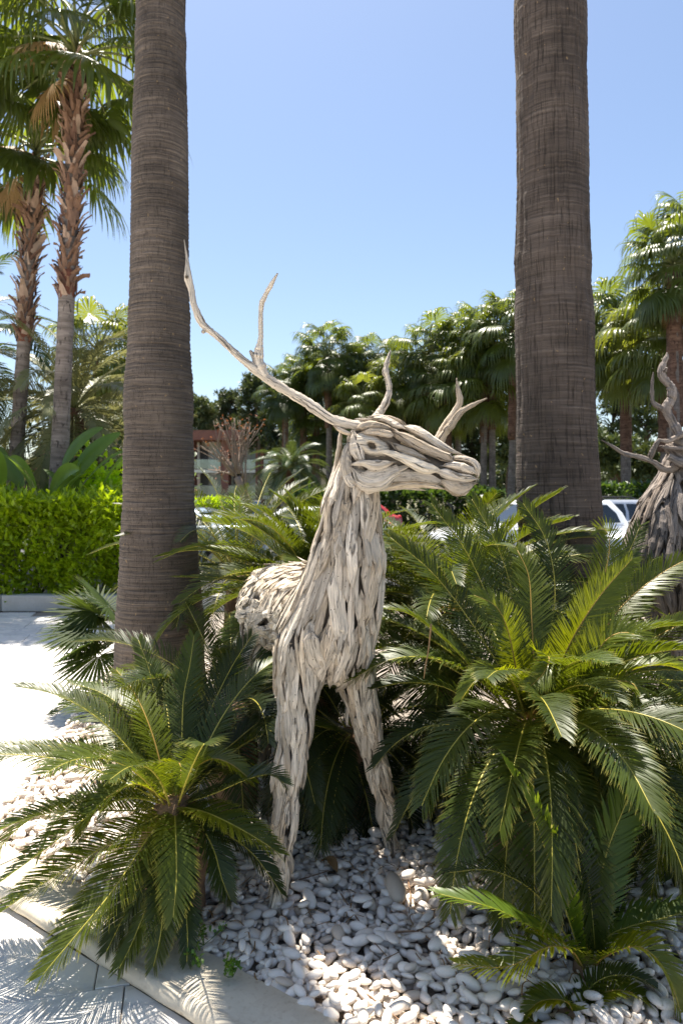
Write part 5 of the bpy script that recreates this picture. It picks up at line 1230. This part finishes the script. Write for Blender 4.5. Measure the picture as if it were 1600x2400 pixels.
# ------------------------------------------------------------------ cars
def car(label, cx, cy, rz, paint, kind='suv', group='cars parked behind the bed'):
    root = thing('parked_car', label, 'car', (cx, cy, -.13), group, rz)
    L, Wd, Hh = {'suv': (4.3, .88, 1.52), 'hatch': (3.9, .84, 1.40), 'sedan': (4.4, .87, 1.36)}[kind]
    h = L / 2
    # stations along x (front = -x): x, sill z, belt z, half width
    st = [(-h, .42, .62, .62), (-h + .10, .26, .78, .80), (-h + .45, .20, .90, .97), (-h + 1.15, .20, .98, 1.0), (0, .20, 1.0, 1.0), (h - .9, .20, 1.03, 1.0), (h - .30, .24, 1.03, .96), (h - .05, .34, .98, .86), (h, .44, .86, .74)]
    V = []
    for x, zs, zb, w in st:
        w *= Wd; zm = (zs + zb) / 2
        V.append([(x, -w * .88, zs), (x, -w * .99, zs + .12), (x, -w, zm), (x, -w * .985, zb - .07), (x, -w * .93, zb), (x, 0, zb + .03), (x, w * .93, zb), (x, w * .985, zb - .07), (x, w, zm), (x, w * .99, zs + .12), (x, w * .88, zs), (x, 0, zs)])
    n, m = len(V), 12; V = np.array(V).reshape(-1, 3)
    def lbuild(mb, name, mat, par, smooth=True):
        ob = bpy.data.objects.new(name, mb.mesh(name, M[mat], smooth)); COL.objects.link(ob); ob.parent = par; return ob
    body = lbuild(MB().add(V, [grid_faces(n, m), np.array([list(range(m - 1, -1, -1))]), np.array([list(range((n - 1) * m, n * m))])]), 'body', paint, root)
    rear = {'suv': h - .18, 'hatch': h - .3, 'sedan': h - .75}[kind]; rr = {'suv': h - .55, 'hatch': h - .75, 'sedan': h - 1.5}[kind]; fr, ff = -h + 2.05, -h + 1.2
    zt = Hh - .0; b = .99
    def ring(x0, x1, x2, x3, w0, w1, zb, zt_): return [(x0, -w0, zb), (x3, -w0, zb), (x3, w0, zb), (x0, w0, zb), (x1, -w1, zt_), (x2, -w1, zt_), (x2, w1, zt_), (x1, w1, zt_)]
    mb = MB(); w0, w1 = Wd * .92, Wd * .74
    rows = []
    for t in (0, .5, .86, .97, 1.0):
        z = b + (zt - b) * t; e = 1 if t < .9 else (.985 if t < .99 else .93)
        xa, xb_, w = ff + (fr - ff) * t, rear + (rr - rear) * t ** 1.6, (w0 + (w1 - w0) * t ** 1.25) * e
        xs = np.linspace(xa, xb_, 7); rows.append([(x, -w, z) for x in xs] + [(xb_ + .05, 0, z)] + [(x, w, z) for x in xs[::-1]] + [(xa - .06, 0, z)])
    Vc = np.array(rows).reshape(-1, 3); cab = lbuild(mb.add(Vc, [grid_faces(5, 16), np.array([list(range(64, 80))])]), 'cabin', paint, root)
    def quad(name, P, mat, par, lift=(0, 0, 0)):
        P = np.array(P) + np.array(lift); c = P.mean(0); return lbuild(MB().add(P, [np.array([list(range(len(P)))])], P[:, :2]), name, mat, par, False)
    def cabp(t, u, side):   # point on the cabin side, t height, u along
        z = b + (zt - b) * t; xa, xb_, w = ff + (fr - ff) * t, rear + (rr - rear) * t ** 1.6, (w0 + (w1 - w0) * t ** 1.25); return (xa + (xb_ - xa) * u, side * (w + .012), z)
    for sd in (-1, 1):
        for u0, u1 in ((.10, .42), (.455, .72), (.75, .93)):
            quad('side_window', [cabp(t, u, sd) for t, u in ((.10, u0 - .04 if u0 < .2 else u0), (.10, u1), (.48, u1), (.82, u1 - (.03 if u1 > .9 else 0)), (.82, u0 + .03 if u0 < .2 else u0), (.48, u0))], 'glass', cab)
    for nm, xa, xb_, sg in (('windscreen', ff, fr, -1), ('rear_window', rear, rr, 1)):
        P = []
        for t, s in ((.12, -1), (.12, 0), (.12, 1), (.84, 1), (.84, 0), (.84, -1)):
            x = xa + (xb_ - xa) * (t if sg < 0 else t ** 1.6); w = (w0 + (w1 - w0) * t ** 1.25) * .88; P.append((x + sg * ((.075 if sg < 0 else .065) if s == 0 else .028), s * w, b + (zt - b) * t))
        quad(nm, P, 'glass', cab)
    if kind == 'suv':
        for sd in (-1, 1): lbuild(MB().add(*tube(resample([(fr + .15, sd * w1 * .9, zt + .01), (fr + .3, sd * w1 * .9, zt + .06), (rr - .3, sd * w1 * .9, zt + .06), (rr - .1, sd * w1 * .9, zt + .01)], 12), .018, None, 6)), 'roof_rail', 'black', cab)
    for sx in (-h + .82, h - .82):
        for sd in (-1, 1):
            th = np.linspace(0, 2 * PI, 24, endpoint=False); R_ = []
            for rad, y in ((.20, .0), (.30, -.01), (.325, .04), (.325, .16), (.30, .2), (.2, .2)): R_.append([(sx + rad * math.cos(a), sd * (Wd + .015 - y), .325 + rad * math.sin(a)) for a in th])
            wh = lbuild(MB().add(np.array(R_).reshape(-1, 3), [grid_faces(6, 24)]), 'wheel', 'tyre', root)
            D_ = [[(sx + rad * math.cos(a), sd * (Wd + .018 - y), .325 + rad * math.sin(a)) for a in th] for rad, y in ((.205, .0), (.17, .03), (.05, .012), (.01, .01))]
            lbuild(MB().add(np.array(D_).reshape(-1, 3), [grid_faces(4, 24)]), 'rim', 'rim', wh)
            arch = [(sx + rad * math.cos(a), sd * (Wd + .004 - (0.0 if rad > .35 else .01)), .325 + rad * math.sin(a)) for rad in (.345, .395) for a in np.linspace(-.25, PI + .25, 20)]
            lbuild(MB().add(np.array(arch), [grid_faces(2, 20, False)]), 'wheel_arch', 'black', root)
    for sd in (-1, 1):
        lbuild(MB().box((-h + .19, sd * Wd * .66, .74), (.26, .34, .15), -sd * .35, .03), 'headlight', 'lamp_c', root)
        lbuild(MB().box((h - .09, sd * Wd * .72, .86), (.12, .2, .34), sd * .2, .03), 'tail_light', 'lamp_r', root)
        lbuild(MB().box((ff + .35, sd * (Wd + .06), 1.03), (.12, .2, .14), 0, .03), 'mirror', paint, root)
        for x in (-.30, .75): lbuild(MB().box((x, sd * (Wd + .004), .86), (.2, .03, .035), 0, .01), 'door_handle', 'black', root)
    lbuild(MB().box((-h + .01, 0, .60), (.10, .9, .13), 0, .02), 'grille', 'black', root)
    lbuild(MB().box((-h + .03, 0, .34), (.12, 1.3, .10), 0, .03), 'bumper', 'black', root)
    lbuild(MB().box((h - .01, 0, .55), (.05, .5, .11), 0, .01), 'number_plate', 'white_paint', root)
    return root
car('silver car with its rear window showing right of the cracked trunk', W(1320, 1150, 16.5)[0], 16.5, 0.0, 'silver', 'suv')
car('pale car with dark windscreen in front of the dark deer', W(1610, 1150, 14.0)[0], 14.0, .12, 'silver', 'sedan')
car('white car seen through the cycad fronds below the deer muzzle', W(1235, 1150, 15.0)[0], 15.0, .25, 'white_paint', 'suv')
car('red car seen just right of the deer neck', W(780, 1150, 20)[0], 20.0, .1, 'red_paint', 'hatch')
car('white car half hidden left of the deer neck', W(690, 1150, 15.6)[0], 15.6, .05, 'white_paint', 'sedan')
car('blue grey car showing at the right edge of the ringed trunk', W(395, 1150, 14.6)[0], 14.6, -.15, 'bluegrey', 'sedan')
bs = thing('notice_board', 'small blue and white board behind the dark cycad', 'board', (*W(602, 1190, 20)[:2], -.1))
MB().box((*W(602, 1190, 20)[:2], .5), (.06, .06, 1.2)).build('post', M['rail'], bs, smooth=False)
MB().box((W(602, 1190, 20)[0], 19.95, 1.1), (.22, .04, .42)).build('panel', M['blue'], bs, smooth=False)
MB().box((W(602, 1190, 20)[0], 19.945, 1.30), (.24, .05, .05)).build('top_rail', M['white_paint'], bs, smooth=False)

# ------------------------------------------------------------------ small things on the pebbles
def twig(label, pts, rad, mat='caudex'):
    q = resample(np.array(pts, float), 12); V, F, U = tube(q, np.linspace(rad, rad * .5, 12), None, 5, (0, 1, 0), .1, np.random.default_rng(4)); mb = MB().add(V, F, U)
    return tag(mb.build('twig', M[mat], origin=q[0]), label, 'twig', 'twigs on the pebbles')
def G(px, py, z=.035): Y = (EYE - z) * 1600 / (py - 1150); return W(px, py, Y)
twig('long thin twig running down through the pebbles left of the big tan one', [G(795, 2090), G(835, 2150), G(870, 2200), G(905, 2240)], .003)
twig('curved twig below the big tan pebble', [G(925, 2185), G(975, 2183), G(1010, 2205), G(1050, 2255), G(1090, 2310)], .004)
twig('forked twig right of the big tan pebble', [G(975, 2183), G(1000, 2170), G(1020, 2160), G(1050, 2158)], .003)
twig('dark twig beside the big tan pebble', [G(955, 2060), G(962, 2100), G(958, 2140)], .004)
twig('thin straw on the pebbles under the deer chest', [G(700, 2062), G(740, 2050), G(770, 2040)], .003)
twig('short brown straw among pebbles in the middle', [G(710, 2110), G(722, 2135), G(735, 2155)], .003)
twig('twig running to the bottom edge among the pebbles', [G(860, 2330), G(910, 2370), G(960, 2410)], .003)
twig('pale hanging leaf strap on the left side of the big glossy cycad', [W(1010, 1462, 2.6), W(1004, 1520, 2.6), W(997, 1560, 2.6), W(993, 1590, 2.6)], .004, 'fan_dry')
mb = MB(); P = resample([G(750, 2020, .05), G(772, 2016, .07), G(790, 2045, .05)], 8); T, N, S = frames(P, (0, 0, 1)); w = .022 * np.sin(PI * np.linspace(.06, .96, 8))[:, None]
V = np.stack([P - S * w + N * w * .5, P, P + S * w + N * w * .5], 1).reshape(-1, 3); mb.add(V, [grid_faces(8, 3, False)], np.column_stack([np.repeat(np.linspace(0, 1, 8), 3), np.zeros(24)]))
tag(mb.build('fallen_leaf', M['dead'], origin=P[0]), 'curled brown dead leaf on the pebbles under the deer', 'leaf')
rl = np.random.default_rng(12); nl = 150; lx = -.8 + 1.75 * rl.random(nl); ly = 2.1 + 1.0 * rl.random(nl); lit = MB()
for x_l, y_l in zip(lx, ly):
    if not in_bed(x_l, y_l): continue
    i_, j_ = int((x_l - HX0) / CELL), int((y_l - HY0) / CELL); z_l = HM[i_ - 2:i_ + 3, j_ - 2:j_ + 3].max() + .003; a_l = rl.random() * 6.28; l_l = .025 + .05 * rl.random()
    q = resample([(x_l, y_l, z_l), (x_l + .5 * l_l * math.cos(a_l), y_l + .5 * l_l * math.sin(a_l), z_l + .006 + .006 * rl.random()), (x_l + l_l * math.cos(a_l + .3), y_l + l_l * math.sin(a_l + .3), z_l + rl.normal() * .008)], 5)
    V, F, U = tube(q, .0022, .0007, 4); lit.add(V, F, U)
tag(lit.build('leaf_litter', M['dead'], bed), kind='stuff')
def weed(label, c, h, seed, n=26):
    r = np.random.default_rng(seed); root = thing('weed', label, 'weed', c); mb = MB(); tips = []
    for k in range(7):
        e = np.asarray(c) + (r.normal() * h * .35, r.normal() * h * .3, h * (.4 + .7 * r.random())); q = resample([c, (np.asarray(c) + e) / 2 + r.normal(size=3) * .008, e], 6); V, F, U = tube(q, .0014, None, 4); mb.add(V, F, U); tips += [e, q[4], q[3]]
    mb.build('stems', M['weed'], root); T = np.array(tips); C = np.repeat(T, 3, 0) + r.normal(size=(len(T) * 3, 3)) * .004; D = nrm(r.normal(size=C.shape) + (0, 0, .2)); N = nrm(np.cross(D, r.normal(size=C.shape)) + (0, 0, .8)); N = nrm(N - (N * D).sum(1, keepdims=True) * D)
    V, F, U = leaf_cloud(C, D, N, .017, .0065, r); tag(MB().add(V, F, U).build('foliage', M['weed'], root), kind='stuff')
weed('clover like weed beside the drooping frond tips left of the pebbles', G(478, 2215), .10, 1)
weed('small weed at the corner of the coping', G(545, 2290), .06, 2)
weed('tiny weed where the coping meets the frond tips', G(455, 2260), .04, 3)
